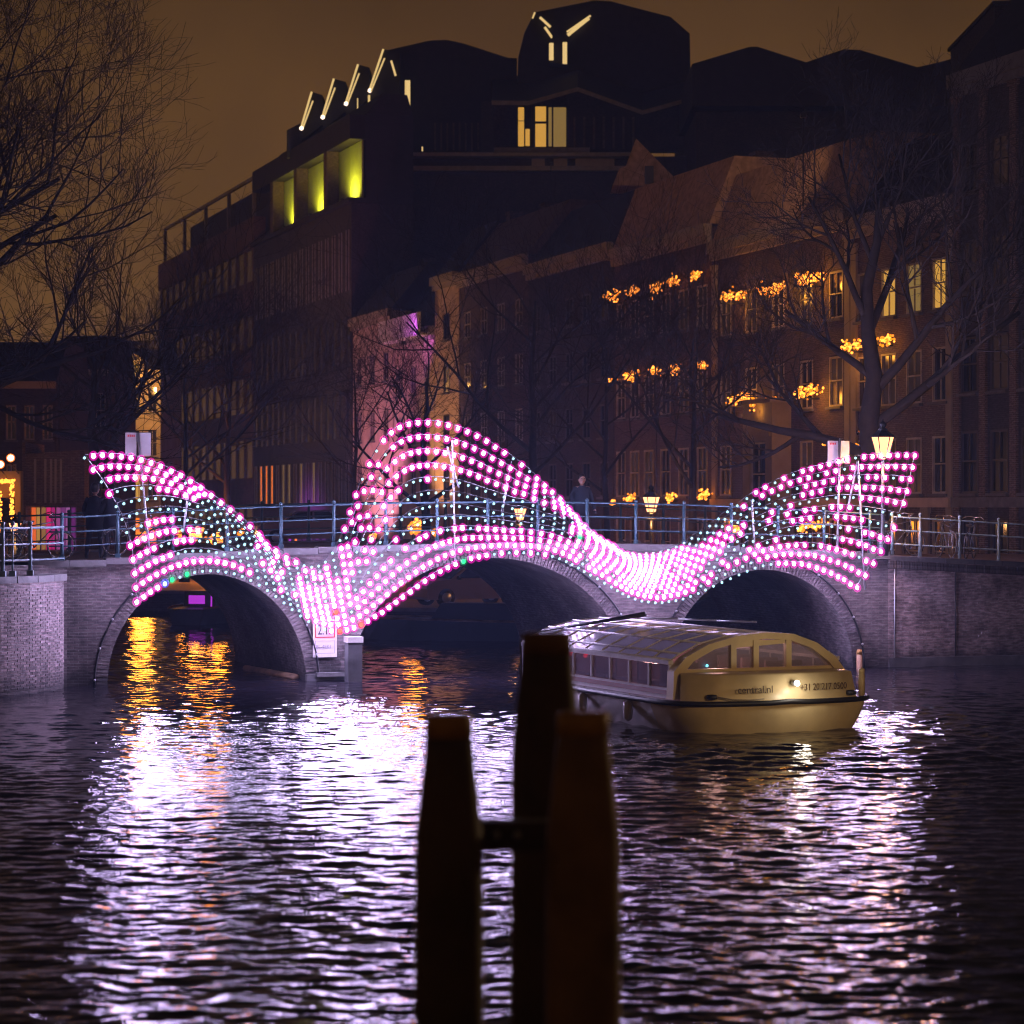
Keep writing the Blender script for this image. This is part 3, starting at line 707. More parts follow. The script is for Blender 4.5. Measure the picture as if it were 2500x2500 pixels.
# ================================================================== LANTERNS
def lantern(x, y, Y, wid, label, watt, group='crown topped street lanterns', zbase=None):
    p = P(x, y, Y); s = wid/.56; z0 = zbase if zbase is not None else gz(p.x, p.y)
    r = thing('street_lantern', (p.x, p.y, z0), label, 'street lantern', group)
    zc = p.z; b = Vector((p.x, p.y, 0))
    mb = MB(); mb.lathe(b, [(.14*s, z0), (.14*s, z0+.35), (.07*s, z0+.5), (.05*s, z0+.8), (.035*s, zc-.5*s), (.05*s, zc-.42*s), (.03*s, zc-.36*s)], 10)
    mb.tube([b+Vector((-.32*s, 0, zc-.5*s)), b+Vector((.32*s, 0, zc-.5*s))], .018*s, 6); part('pole', mb, M['black'], r)
    mb = MB(); mb.lathe(b, [(.13*s, zc-.30*s), (.265*s, zc+.17*s)], 6, smooth=False); part('glass', mb, M['lantern'], r)
    mb = MB(); n = 6
    for k in range(n):
        q = 2*math.pi*k/n; d = Vector((math.cos(q), math.sin(q), 0)); mb.tube([b+d*.135*s+Z*(zc-.31*s), b+d*.272*s+Z*(zc+.18*s)], .012*s, 4)
    mb.lathe(b, [(.05*s, zc-.36*s), (.15*s, zc-.30*s), (.12*s, zc-.29*s)], 6); mb.lathe(b, [(.30*s, zc+.172*s), (.29*s, zc+.2*s), (.15*s, zc+.30*s), (.12*s, zc+.33*s)], 6, smooth=False)
    part('frame', mb, M['black'], r)
    mb = MB(); mb.lathe(b, [(.10*s, zc+.33*s), (.12*s, zc+.36*s), (.06*s, zc+.40*s), (.10*s, zc+.46*s), (.07*s, zc+.52*s), (.015*s, zc+.56*s), (.02*s, zc+.60*s)], 8); part('crown', mb, M['black'], r)
    mb = MB(); mb.ball(b+Z*(zc-.05*s), .075*s, 0, 1); 
    plight('lamp', (p.x, p.y-.05, zc-.7*s), (1, .42, .12), watt, .2, r)
lantern(2155, 1085, 62.6, .60, 'big glowing lantern above the right end of the light net', 600, zbase=2.88)
lantern(1590, 1227, 86, .62, 'glowing lantern between the bridge railings right of the centre', 260)
lantern(1270, 1252, 104, .55, 'small glowing lantern seen through the centre of the light net', 300)
lantern(37, 1287, 70, .38, 'small pinkish lantern beyond the railing at the left edge', 120, zbase=2.3)

# ================================================================== HOUSES
WIN = {}
def window_mesh(w_, h_, kind):
    key = (round(w_, 1), round(h_, 1), kind)
    if key in WIN: return WIN[key]
    w_, h_ = key[0], key[1]; f = MB(); fr = .07
    # local axes: x along the facade (V), y out of the wall (-U), z up
    for c, d in (((0, 0, fr/2), (w_, .1, fr)), ((0, 0, h_-fr/2), (w_, .1, fr)), ((-w_/2+fr/2, 0, h_/2), (fr, .1, h_-2*fr-.002)), ((w_/2-fr/2, 0, h_/2), (fr, .1, h_-2*fr-.002)),
                 ((0, .01, h_*.52), (w_-2*fr, .06, .05)), ((0, .012, h_*.26), (.035, .05, h_*.46)), ((0, .012, h_*.76), (.035, .05, h_*.42))):
        f.box(c, d)
    s = MB(); s.box((0, .09, -.05), (w_+.16, .2, .09))
    g = MB(); g.box((0, -.035, h_/2), (w_-fr, .02, h_-fr))
    WIN[key] = (f.mesh('window', M['frame_old'] if kind != 'dark' else M['frame_dark']), s.mesh('sill', M['stone']), g)
    return WIN[key]
PANES = {}
def add_window(root, u, t, z, w_, h_, pane='glass', kind='white', axes=None, sill=True):
    fm, sm, g = window_mesh(w_, h_, kind)
    rz = A+math.radians(90) if axes is None else axes          # x axis -> V ; y axis -> -U
    loc = (W(u, t, z) if not isinstance(u, Vector) else u)-root.location
    o = obj('window', fm, root, loc, rz)
    k = (round(w_, 1), round(h_, 1), pane)
    if k not in PANES: PANES[k] = g.mesh('pane', M[pane])
    obj('pane', PANES[k], o)
    if sill: obj('sill', sm, o)
    return o
def house(name, x0, x1, ztop, wall, label, rows, cols, u=20.0, gable=None, roof='slate', lit={}, cornice='cream', trim='white', depth=11, z0=.3, ww=1.1, first=4.2, cat='house'):
    t0 = on_u(x1, HOR, u)[0]; t1 = on_u(x0, HOR, u)[0]; wdt = t1-t0
    r = thing(name, W(u, (t0+t1)/2, 0), label, cat, 'canal houses along the right bank' if cat == 'house' else None)
    fh = (ztop-first-.9)/max(1, rows-1) if rows > 1 else 3; mb = MB(); T = .32
    gap = wdt/cols; hs = []
    zs = [1.5]+[first+i*fh+.35 for i in range(rows-1)]
    for i in range(rows): hs.append(min(2.5, first-1.5-.5) if i == 0 else min(2.1, fh-1.0)*(1-.06*i))
    # wall: bands and piers leave real openings
    prev = z0
    for zz, hh in zip(zs, hs):
        mb.ubox(u, u+T, t0, t1, prev, zz)
        edges = [t0]+[c for j in range(cols) for c in (t0+gap*(j+.5)-ww/2, t0+gap*(j+.5)+ww/2)]+[t1]
        for a in range(0, len(edges), 2): mb.ubox(u, u+T, edges[a], edges[a+1], zz+.001, zz+hh-.001)
        prev = zz+hh
    mb.ubox(u, u+T, t0, t1, prev, ztop)
    mb.ubox(u+T+.9, u+depth, t0+.001, t1-.001, z0, ztop-.01)       # body behind the rooms
    mb.ubox(u+T, u+T+.9, t0+.001, t0+.25, z0, ztop-.01); mb.ubox(u+T, u+T+.9, t1-.25, t1-.001, z0, ztop-.01)
    part('wall', mb, M[wall], r)
    for i, (zz, hh) in enumerate(zip(zs, hs)):
        for j in range(cols):
            jj = cols-1-j                                        # count from the left of the picture
            pane = lit.get((i, jj), 'glass' if random.random() < .8 else 'glass_dim')
            add_window(r, u+.03, t0+gap*(j+.5), zz, ww, hh, pane, trim)
    d = MB(); d.ubox(u-.05, u+.02, (t0+t1)/2-.55+gap, (t0+t1)/2+.55+gap, z0, 1.45) if cols > 2 else None
    if gable is None:
        mb = MB(); mb.ubox(u-.35, u-.003, t0+.02, t1-.02, ztop-.35, ztop+.12); mb.ubox(u-.2, u-.003, t0+.02, t1-.02, ztop-.62, ztop-.352); part('cornice', mb, M[cornice], r)
        mb = MB(); rh = 2.9; c = u+depth/2; st_ = 1.0 if roof == 'roof_lit' else 2.2
        mb.prism([W(u-.1, t0+.02, ztop+.125), W(u+st_, t0+.02, ztop+rh), W(u+depth-2, t0+.02, ztop+rh), W(u+depth, t0+.02, ztop+.02)], V*(wdt-.04)); part('roof', mb, M[roof], r)
    else:
        kind, h = gable; tm = (t0+t1)/2; hw = wdt/2-.02
        if kind == 'spout': pts = [(-hw, 0), (-.45, h-.5), (-.45, h), (.45, h), (.45, h-.5), (hw, 0)]
        elif kind == 'bell': pts = [(-hw, 0), (-hw, .5), (-hw*.8, .7), (-hw*.62, 1.2), (-hw*.5, h*.6), (-hw*.42, h*.85), (-hw*.3, h), (0, h+.25), (hw*.3, h), (hw*.42, h*.85), (hw*.5, h*.6), (hw*.62, 1.2), (hw*.8, .7), (hw, .5), (hw, 0)]
        else: pts = [(-hw, 0), (-hw*.55, .2), (-hw*.5, h*.75), (0, h), (hw*.5, h*.75), (hw*.55, .2), (hw, 0)]
        mb = MB(); mb.prism([W(u, tm+a, ztop+b) for a, b in pts], U*T); part('gable', mb, M[wall], r)
        mb = MB(); q = pts[1:-1]
        for (a, b), (c, e) in zip(q, q[1:]):
            mb.tube([W(u-.04, tm+a, ztop+b+.05), W(u-.04, tm+c, ztop+e+.05)], .13, 4)
        part('gable_coping', mb, M[cornice], r)
        add_window(r, u-.03, tm, ztop+.5, .9, min(1.6, h*.45), 'glass', trim)
        mb = MB(); rh = h*.85
        mb.prism([W(u+T, t0+.02, ztop+.01), W(u+T, tm, ztop+rh), W(u+T, t1-.02, ztop+.01)], U*(depth-T)); part('roof', mb, M[roof], r)
    cm = MB(); ct = t0+wdt*.82; cm.ubox(u+4, u+4.7, ct-.35, ct+.35, ztop+1.5, ztop+3.7); cm.ubox(u+3.95, u+4.75, ct-.4, ct+.4, ztop+3.703, ztop+3.85); part('chimney', cm, M['brick_dark'], r)
    return r, t0, t1
H = {}
H['a'] = house('corner_house', 2332, 2640, 18.0, 'brick_black', 'tall black brick house at the right edge of the picture', 5, 4, trim='dark', cornice='stone')
H['b'] = house('canal_house', 2082, 2330, 14.2, 'brick_brown', 'brown brick house behind the big bare tree, three upper windows lit', 4, 4, lit={(3, 1): 'win_warm', (3, 2): 'win_pale', (3, 3): 'win_warm', (1, 2): 'glass_dim'})
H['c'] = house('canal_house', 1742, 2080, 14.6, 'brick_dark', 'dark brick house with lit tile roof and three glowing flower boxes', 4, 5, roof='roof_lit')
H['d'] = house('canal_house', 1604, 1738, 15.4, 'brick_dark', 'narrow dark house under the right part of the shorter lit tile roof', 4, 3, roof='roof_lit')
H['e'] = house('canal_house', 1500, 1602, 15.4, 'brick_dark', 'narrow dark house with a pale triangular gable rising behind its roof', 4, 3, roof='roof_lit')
H['f'] = house('canal_house', 1292, 1498, 15.8, 'brick_black', 'dark house with flat cornice left of the row of small glowing baskets', 5, 5, trim='dark')
H['g'] = house('canal_house', 1122, 1290, 16.4, 'brick_dark', 'dark brown house with faintly lit cornice above the middle arch', 5, 4, roof='roof_tile')
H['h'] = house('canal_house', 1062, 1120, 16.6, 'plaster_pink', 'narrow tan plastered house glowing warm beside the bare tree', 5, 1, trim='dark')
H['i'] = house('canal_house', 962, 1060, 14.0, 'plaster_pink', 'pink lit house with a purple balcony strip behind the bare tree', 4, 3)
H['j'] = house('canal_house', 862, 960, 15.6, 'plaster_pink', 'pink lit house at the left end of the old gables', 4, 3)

# bay and details on house c
def details():
    mb = MB(); mb.prism([P(1496, 452, 112), P(1512, 412, 112), P(1528, 405, 112), P(1553, 338, 112), P(1668, 455, 112)], Vector((0, 3, 0))); tg = part('side_gable', mb, M['roof_lit'], H['e'][0])
    add_window(tg, P(1590, 452, 111.9), 0, 0, .7, 1.1, 'glass', axes=math.pi) if False else None
    mb = MB(); mb.prism([P(1575, 448, 111.8), P(1575, 405, 111.8), P(1596, 405, 111.8), P(1596, 448, 111.8)], Vector((0, .19, 0))); part('gable_hatch', mb, M['black'], H['e'][0])
    for k, ts in (('b', None), ('c', None), ('a', None)):
        rr, a0, a1 = H[k]; zt_ = {'a': 17.4, 'b': 13.4, 'c': 13.8}[k]; n_ = 4 if k != 'c' else 5; g_ = (a1-a0)/n_
        for i in range(n_+1):
            c_ = a0+g_*i; c_ = max(a0+.22, min(a1-.22, c_)); top_ = zt_ if i in (0, n_) or k == 'a' else 4.1
            mb = MB(); mb.ubox(19.90, 19.997, c_-.2, c_+.2, .4, top_-.2); mb.ubox(19.86, 19.997, c_-.27, c_+.27, top_-.199, top_); mb.ubox(19.86, 19.997, c_-.27, c_+.27, .2, .399); part('pilaster', mb, M['plaster'] if k != 'a' else M['brick_brown'], rr)
        mb = MB(); mb.ubox(19.80, 19.997, a0+.05, a1-.05, 4.102, 4.42); part('string_course', mb, M['plaster_pink'] if k != 'a' else M['stone'], rr)
    r = H['c'][0]; u = 20.0
    t1, zt = on_u(1860, 985, u); t0, _ = on_u(1932, 985, u)
    zt = 8.0; mb = MB(); ub = 19.2
    mb.ubox(ub, 19.997, t0, t1, .5, 4.0); mb.ubox(ub, 19.997, t0, t0+.6, 4.001, 6.6); mb.ubox(ub, 19.997, t1-.6, t1, 4.001, 6.6); mb.ubox(ub, 19.997, t0, t1, 6.601, zt)
    mb.ubox(ub-.12, 19.997, t0-.1, t1+.1, zt+.001, zt+.18); mb.ubox(ub-.08, ub-.002, t0+.1, t1-.1, 6.75, 6.95)
    part('bay', mb, M['plaster'], r); add_window(r, 19.3, (t0+t1)/2, 4.05, t1-t0-1.3, 2.5, 'glass', 'white')
    # balcony band on the pink house
    r = H['i'][0]; t1, za = on_u(935, 812, 19.2); t0, _ = on_u(1038, 778, 19.2)
    mb = MB(); z = 14.05
    mb.ubox(18.9, 19.64, t0, t1, z-.5, z-.38); 
    part('balcony_floor', mb, M['white'], r)
    for i in range(22): 
        a = t0+(t1-t0)*i/22; mb = MB(); mb.ubox(18.9, 18.95, a, a+(t1-t0)/22-.05, z-.37, z+.75); part('balcony_slat', mb, M['white'], r)
    # purple and warm washes come from uplighters added here, no fixtures are seen
    for (x, tt, zz, col, wt, aim, sp, lab) in ((18.0, on_u(985, 0, 18)[0], 13.2, (.75, .12, 1), 420, (20, on_u(985, 0, 20)[0], 15), 120, 'added small purple floodlight under the balcony of the pink house'),
                                     (15.5, on_u(950, 0, 20)[0], 1.3, (1, .32, .56), 4200, (20.5, on_u(930, 0, 20)[0], 9), 95, 'added small floodlight at the foot of the pink lit houses'),
                                     (15.5, on_u(1085, 0, 20)[0], 1.3, (1, .46, .17), 3600, (20.5, on_u(1085, 0, 20)[0], 10), 62, 'added small warm floodlight at the foot of the tan plastered house'),
                                     (16.5, on_u(760, 0, 20)[0], 2.0, (.60, .10, 1), 1600, (20, on_u(760, 0, 20)[0], 2), 120, 'added small purple floodlight by the ground floor of the dark modern block')):
        p = W(x, tt, zz); q = thing('fill_light', p, lab, 'fill_light'); mb = MB(); mb.box(p-Z*.12, (.25, .2, .18)); mb.tube([p-Z*.2, p-Z*(zz-.7 if zz < 5 else .4)], .03, 6); part('housing', mb, M['black'], q)
        plight('lamp', p+Vector((0, 0, .1)), col, wt, .15, q, spot=sp, aim=W(*aim))
details()
def roof_fills():  # lamps added to brighten tile roofs and terrace, no fixtures seen
    for (p, aim, wt, col, lab) in ((W(17.5, on_u(2120, 0, 20)[0], 17.5), W(20, on_u(1640, 0, 20)[0], 17), 1500, (1, .52, .22), 'added small floodlight on a mast by the pale house, shining at the tile roofs'),
                              (P(1345, 400, 150), P(1345, 385, 157), 60, (1, .6, .3), 'added small terrace floodlight in front of the hotel penthouse')):
        q = thing('fill_light', p, lab, 'fill_light'); mb = MB(); mb.box(p+Z*.15, (.2, .16, .14)); mb.tube([p+Z*.1, Vector((p.x, p.y, p.z-3))], .03, 6); part('housing', mb, M['black'], q)
        plight('lamp', p-Vector((0, 0, .05)), col, wt, .2, q, spot=60 if wt > 500 else 120, aim=aim)
roof_fills()

# ------------------------------------------------------------------ modern blocks farther along
def modern():
    # left brick block with horizontal bands
    u = 20.0; t1 = on_u(386, 0, u)[0]; t0 = on_u(619, 0, u)[0]
    r = thing('brick_office_block', W(u, (t0+t1)/2, 0), 'long dark brick block at the left with bands of windows and a roof frame', 'building')
    mb = MB(); n = 5; z = .5; ztop = 25.3
    fl = [(.5, 4.0), (6.4, 9.2), (11.6, 13.6), (16.2, 18.0), (20.8, 22.3)]
    prev = 0
    mb.ubox(u+.6, u+16, t0, t1, 0, ztop-.01)
    bands = [(0, 1.2), (4.2, 6.2), (9.0, 11.0), (13.6, 15.8), (18.2, 20.6), (23.0, ztop)]
    for a, b in bands: mb.ubox(u, u+.598, t0, t1, a, b)
    for i in range(14):
        a = t0+(t1-t0)*i/13.5
        for (b0, b1), (c0, c1) in zip(bands, bands[1:]): mb.ubox(u+.1, u+.598, a, a+.9, b1+.001, c0-.001)
    part('wall', mb, M['brick_red'], r)
    for k, ((b0, b1), (c0, c1)) in enumerate(zip(bands, bands[1:])):
        for i in range(13):
            a = t0+(t1-t0)*i/13.5+.9; mb = MB(); mb.ubox(u+.14, u+.2, a+.02, a+(t1-t0)/13.5-.92, b1+.01, c0-.01); part('window', mb, M['glass'], r)
    mb = MB()                                               # open frame of posts on the roof
    for i in range(5):
        a = t1-1-i*(t1-t0-1)/4.2
        mb.ubox(u+.3, u+.55, a-.25, a+.05, ztop, 28.2)
    mb.ubox(u+.3, u+.5, t0, t1-1, 28.21, 28.45); part('roof_frame', mb, M['zinc'], r)
    mb = MB(); mb.ubox(u+1.5, u+14, t0, t1-7, ztop, 27.9); part('roof_storey', mb, M['slate'], r)
    # middle block with tall window slots and lit panel storey
    t1 = t0-.02; t0 = on_u(858, 0, u)[0]
    r = thing('panel_office_block', W(u, (t0+t1)/2, 0), 'dark modern block with tall window slots and glowing green panels on top', 'building')
    mb = MB(); mb.ubox(u+.8, u+4, t0, t1, 0, 23.0); mb.ubox(u, u+.798, t0, t1, 0, 1.0)
    rows = [(1.0, 3.4), (4.2, 7.0), (8.4, 11.4), (12.8, 16.0), (17.6, 21.4)]
    for (a, b), (c, d) in zip(rows, rows[1:]+[(23.0, 23.0)]): mb.ubox(u, u+.798, t0, t1, b, c)
    nc = 16; g = (t1-t0)/nc
    for a, b in rows:
        for j in range(nc+1):
            c = t0+g*j; mb.ubox(u, u+.798, max(t0, c-g*.28), min(t1, c+g*.28), a+.001, b-.001)
    part('wall', mb, M['brick_black'], r)
    for ri, (a, b) in enumerate(rows):
        for j in range(nc):
            c = t0+g*(j+.5); mb = MB(); mb.ubox(u+.04, u+.10, c-g*.21, c+g*.21, a+.02, b-.02)
            m_ = 'glass'
            if ri == 1 and j in (14, 13, 12): m_ = 'win_orange'
            elif ri == 1 and j in (10, 9, 7, 5): m_ = 'win_pale'
            elif ri == 0 and j in (9, 8): m_ = 'win_orange' if j == 8 else 'purple'
            part('window', mb, M[m_], r)
            if ri in (1, 4):
                mb = MB(); mb.ubox(u-.06, u-.002, c-g*.24, c-g*.16, a, b); mb.ubox(u-.06, u-.002, c+g*.12, c+g*.2, a, b); part('window_fin', mb, M['zinc'], r)
    # panel storey
    z0, z1 = 23.02, 27.0
    mb = MB(); mb.ubox(u+.9, u+4, t0, t1, z0, 28.6); mb.ubox(u-.25, u+.89, t0-.3, t1, z0, z0+.3); mb.ubox(u-.1, u+.89, t0, t1, z1, z1+1.5); part('top_storey', mb, M['slate'], r)
    xs = [(670, 708), (728, 775), (802, 862)]
    for k, (xa, xb) in enumerate(xs):
        b = on_u(xa, 0, u)[0]; a = on_u(xb, 0, u)[0]; a = max(a, t0+.1)
        mb = MB(); mb.ubox(u+.70, u+.80, a, b, z0+.32, z1-.05); mb.ubox(u+.69, u+.698, (a+b)/2-.03, (a+b)/2+.03, z0+.32, z1-.05); part('panel', mb, M['panel_green'], r)
        mb = MB(); mb.ubox(u-.1, u+.68, b+.02, b+.9, z0+.31, z1-.01); part('pier', mb, M['brick_brown'], r)
        p = W(u-.12, a+(b-a)*.30, z0+.42)
        mb = MB(); mb.box(p, (.5, .14, .08), (V, U, Z)); part('added_uplight', mb, M['black'], r)
        plight('panel_fill', p+Z*.12, (1, .82, .06), 620 if k < 2 else 700, .12, r, spot=150, aim=p+Z*1.6+U*1.1)  # uplights added to brighten the panels, their source is unseen
    # sloping dark roof above
    mb = MB()
    mb.prism([W(u+1, t1, 28.61), W(u+2, t1, 29.9), W(u+3.6, t1, 29.9), W(u+4, t1, 28.61)], -V*(t1-t0)); part('roof', mb, M['slate'], r)
modern()

# ------------------------------------------------------------------ hotel block behind the gables (faces us squarely)
def solid(r, name, pts, Y, d, m):
    mb = MB(); mb.prism([P(x, y, Y) for x, y in pts], Vector((0, d, 0))); return part(name, mb, m, r)
def bars(r, name, segs, Y, wd, m, th=.06):
    for xa, ya, xb, yb in segs:
        a, b = P(xa, ya, Y), P(xb, yb, Y); d = (b-a); L = d.length; d.normalize(); s = Vector((d.z, 0, -d.x))
        mb = MB(); mb.box((a+b)/2, (L, th, wd), (d, Vector((0, 1, 0)), s)); part(name, mb, m, r)
def hotel():
    r = thing('gabled_hotel_block', (0, 158, 0), 'huge dark hotel with zigzag roofs, lit roof edges and a glowing penthouse', 'building')
    solid(r, 'wall', [(862, 382), (1850, 382), (1850, 1180), (862, 1180)], 158, 24, M['brick_black'])
    solid(r, 'terrace_band', [(862, 372), (1540, 372), (1540, 381), (862, 381)], 156.6, 1.2, M['zinc'])
    solid(r, 'terrace_band', [(905, 405), (1540, 405), (1540, 416), (905, 416)], 157.2, .7, M['zinc'])
    for xa, xb in ((1298, 1330), (1352, 1385), (1405, 1500)): solid(r, 'terrace_panel', [(xa, 376), (xb, 376), (xb, 412), (xa, 412)], 157.7, .25, M['cream'])
    # penthouse
    fas = [(1200, 246), (1290, 247), (1340, 233), (1410, 213), (1568, 270), (1730, 225), (1835, 258)]
    mb = MB(); n = len(fas); a = [P(x, y, 157.5) for x, y in fas]; b = [P(x, y-62, 172) for x, y in fas]
    a2 = [p-Z*.28 for p in a]
    mb.add(a+b, [(i, i+1, n+i+1, n+i) for i in range(n-1)]); part('penthouse_roof', mb, M['slate'], r)
    mb = MB(); mb.add([p-Vector((0, .1, 0)) for p in a]+[p-Vector((0, .1, 0)) for p in a2]+a+a2, [(i, n+i, n+i+1, i+1) for i in range(n-1)]+[(i, i+1, 2*n+i+1, 2*n+i) for i in range(n-1)]); part('roof_fascia', mb, M['zinc'], r)
    solid(r, 'penthouse_wall', [(1175, 372), (1175, 247), (1205, 247), (1205, 372)], 160, .6, M['brick_black'])
    solid(r, 'penthouse_wall', [(1385, 371), (1385, 225), (1412, 217), (1568, 274), (1730, 229), (1835, 262), (1835, 371)], 160, .6, M['brick_black'])
    solid(r, 'penthouse_back', [(1206, 371), (1206, 240), (1410, 218), (1410, 371)], 166, .3, M['brick_dark'])
    # glazing
    for k, (xa, xb, ya, yb, m_) in enumerate(((1265, 1280, 262, 294, 'win_warm'), (1265, 1280, 296, 357, 'win_warm'), (1282, 1294, 315, 356, 'win_warm'), (1307, 1333, 260, 296, 'win_warm'), (1307, 1333, 302, 358, 'win_warm'), (1339, 1347, 262, 357, 'win_pale'), (1351, 1382, 262, 358, 'win_pale'))):
        f = MB(); f.prism([P(xa-1.2, ya-1.2, 160.6), P(xb+1.2, ya-1.2, 160.6), P(xb+1.2, yb+1.2, 160.6), P(xa-1.2, yb+1.2, 160.6)], Vector((0, .1, 0))); fo = part('window', f, M['black'], r)
        g = MB(); g.prism([P(xa, ya, 160.55), P(xb, ya, 160.55), P(xb, yb, 160.55), P(xa, yb, 160.55)], Vector((0, .04, 0))); part('pane', g, M[m_], fo)
    for x in (1281, 1295, 1304, 1336, 1349, 1384, 1300): solid(r, 'mullion', [(x-1.6, 256), (x+1.6, 256), (x+1.6, 360), (x-1.6, 360)], 160.2, .2, M['black'])
    solid(r, 'ledge', [(1206, 360), (1440, 360), (1440, 370), (1206, 370)], 159.0, 2, M['zinc'])
    for x in range(1400, 1545, 24): solid(r, 'window_fin', [(x, 285), (x+5, 285), (x+5, 362), (x, 362)], 159.6, .3, M['brick_brown'])
    # tower
    solid(r, 'tower', [(1262, 245), (1265, 140), (1280, 80), (1305, 30), (1450, 1), (1492, 3), (1540, 16), (1637, 41), (1684, 82), (1687, 245)], 167, 14, M['slate'])
    bars(r, 'light_strip', [(1386, 86, 1438, 44)], 166.7, .22, M['strip']); bars(r, 'light_strip', [(1384, 78, 1442, 38)], 166.7, .12, M['strip'])
    bars(r, 'light_strip', [(1318, 42, 1344, 66), (1330, 66, 1348, 92)], 166.7, .16, M['strip'])
    bars(r, 'light_strip', [(1306, 30, 1300, 45)], 166.7, .1, M['strip'])
    solid(r, 'tower_dormer', [(1352, 60), (1372, 60), (1380, 90), (1386, 158), (1340, 152), (1348, 92)], 165.4, 1.5, M['slate'])
    bars(r, 'light_strip', [(1346, 105, 1346, 147), (1379, 103, 1379, 156)], 165.2, .30, M['strip'])
    # left roof and zigzag gables
    solid(r, 'left_roof', [(930, 380), (930, 126), (1048, 99), (1090, 97), (1132, 106), (1240, 141), (1262, 142), (1262, 380)], 169, 10, M['slate'])
    solid(r, 'left_storey', [(700, 385), (700, 318), (735, 300), (800, 282), (860, 258), (930, 232), (930, 385)], 168, 8, M['slate'])
    zig = [(735, 312, 761, 224), (787, 285, 815, 192), (844, 252, 874, 157), (902, 220, 936, 120)]
    for k, (xa, ya, xb, yb) in enumerate(zig):
        nx = zig[k+1][0] if k < 3 else 975
        yy = zig[k+1][1] if k < 3 else 200
        solid(r, 'zigzag_gable', [(xa, ya+2), (xb, yb), (nx, yb+8), (nx, yy+20), (xa, ya+32)] if k < 3 else [(xa, ya+2), (xb, yb), (975, 128), (975, 250), (xa, ya+32)], 167.2-.1*k, 3, M['slate'])
        bars(r, 'light_strip', [(xa, ya, xb, yb)], 167.0-.1*k, .13, M['strip']); bars(r, 'light_strip', [(xa+3, ya+4, xb+3, yb+22)], 166.8-.1*k, .10, M['strip'])
        mb = MB(); mb.ball(P(xa+1, ya+1, 166.6), .16); part('roof_lamp', mb, M['strip_hot'], r)
    bars(r, 'light_strip', [(901, 232, 901, 300)], 166.4, .14, M['strip']); bars(r, 'light_strip', [(873, 240, 873, 278)], 166.4, .07, M['strip'])
    bars(r, 'light_strip', [(995, 196, 995, 270)], 166.4, .36, M['strip']); bars(r, 'light_strip', [(955, 148, 966, 185)], 166.4, .14, M['strip'])
    for x in (993, 1006, 1031): bars(r, 'light_strip', [(x, 358, x, 369)], 160, .08, M['strip'])
    for x in range(1060, 1200, 15): solid(r, 'window_fin', [(x, 300), (x+4, 300), (x+4, 366), (x, 366)], 160.5, .3, M['brick_brown'])
    # far roofs to the right
    q = thing('long_wavy_roof_block', (25, 150, 0), 'dark long building with softly wavy roofline behind the houses at the right', 'building')
    solid(q, 'wall', [(1700, 260), (2480, 260), (2480, 1200), (1700, 1200)], 150, 20, M['brick_black'])
    solid(q, 'roof', [(1690, 259), (1690, 156), (1830, 114), (1850, 114), (1968, 152), (2060, 120), (2100, 122), (2240, 164), (2300, 150), (2380, 128), (2450, 90), (2480, 90), (2480, 259)], 148, 16, M['slate'])
    q = thing('dark_rooftop_tower', (22, 100, 0), 'black square tower block cut by the right edge, above the corner house', 'building')
    solid(q, 'wall', [(2428, 600), (2428, 12), (2560, 8), (2560, 600)], 100, 10, M['brick_black'])
    solid(q, 'parapet', [(2424, 11), (2424, 2), (2562, -2), (2562, 7)], 99.8, 10.4, M['slate'])
    solid(q, 'lean_to_roof', [(2398, 600), (2398, 132), (2426, 95), (2426, 600)], 101, 8, M['slate'])
hotel()

# ------------------------------------------------------------------ houses of the far left bank (face us)
def front_house(name, x0, x1, ytop, Y, wall, label, rows, cols, lit={}, roofk='slate', gable=False, ybase=1330):
    zt = P(0, ytop, Y).z; X0, X1 = P(x0, 0, Y).x, P(x1, 0, Y).x; r = thing(name, ((X0+X1)/2, Y, 0), label, 'house', 'houses beyond the left end of the bridge')
    wd = X1-X0; g = wd/cols; ww = min(1.2, g*.6); fh = (zt-1.5)/rows; mb = MB(); prev = .2
    for i in range(rows):
        zz = 1.6+i*fh; hh = fh*.6
        mb.box(((X0+X1)/2, Y+.15, (prev+zz)/2), (wd, .3, zz-prev))
        e_ = [X0]+[c for j in range(cols) for c in (X0+g*(j+.5)-ww/2, X0+g*(j+.5)+ww/2)]+[X1]
        for a in range(0, len(e_), 2): mb.box(((e_[a]+e_[a+1])/2, Y+.15, zz+hh/2), (e_[a+1]-e_[a], .3, hh-.002))
        prev = zz+hh
        for j in range(cols): add_window(r, Vector((X0+g*(j+.5), Y+.12, zz)), 0, 0, ww, hh, lit.get((i, j), 'glass'), 'white', axes=math.pi)
    mb.box(((X0+X1)/2, Y+.15, (prev+zt)/2), (wd, .3, zt-prev)); mb.box(((X0+X1)/2, Y+5.5, zt/2), (wd-.01, 9, zt-.02)); part('wall', mb, M[wall], r)
    mb = MB(); mb.box(((X0+X1)/2, Y-.12, zt-.1), (wd-.05, .22, .35)); part('cornice', mb, M['cream'], r)
    mb = MB(); mb.prism([(X0, Y-.1, zt+.08), (X0, Y+3, zt+2.2), (X0, Y+8, zt+2.2), (X0, Y+10, zt+.01)], Vector((wd, 0, 0))); part('roof', mb, M[roofk], r)
    return r
fa = front_house('dormer_house', 268, 392, 905, 165, 'plaster', 'cream house with a glowing dormer left of the long dark brick block', 4, 3, {(0, 0): 'win_orange', (0, 1): 'win_orange', (0, 2): 'win_orange', (1, 1): 'win_warm'}, 'slate')
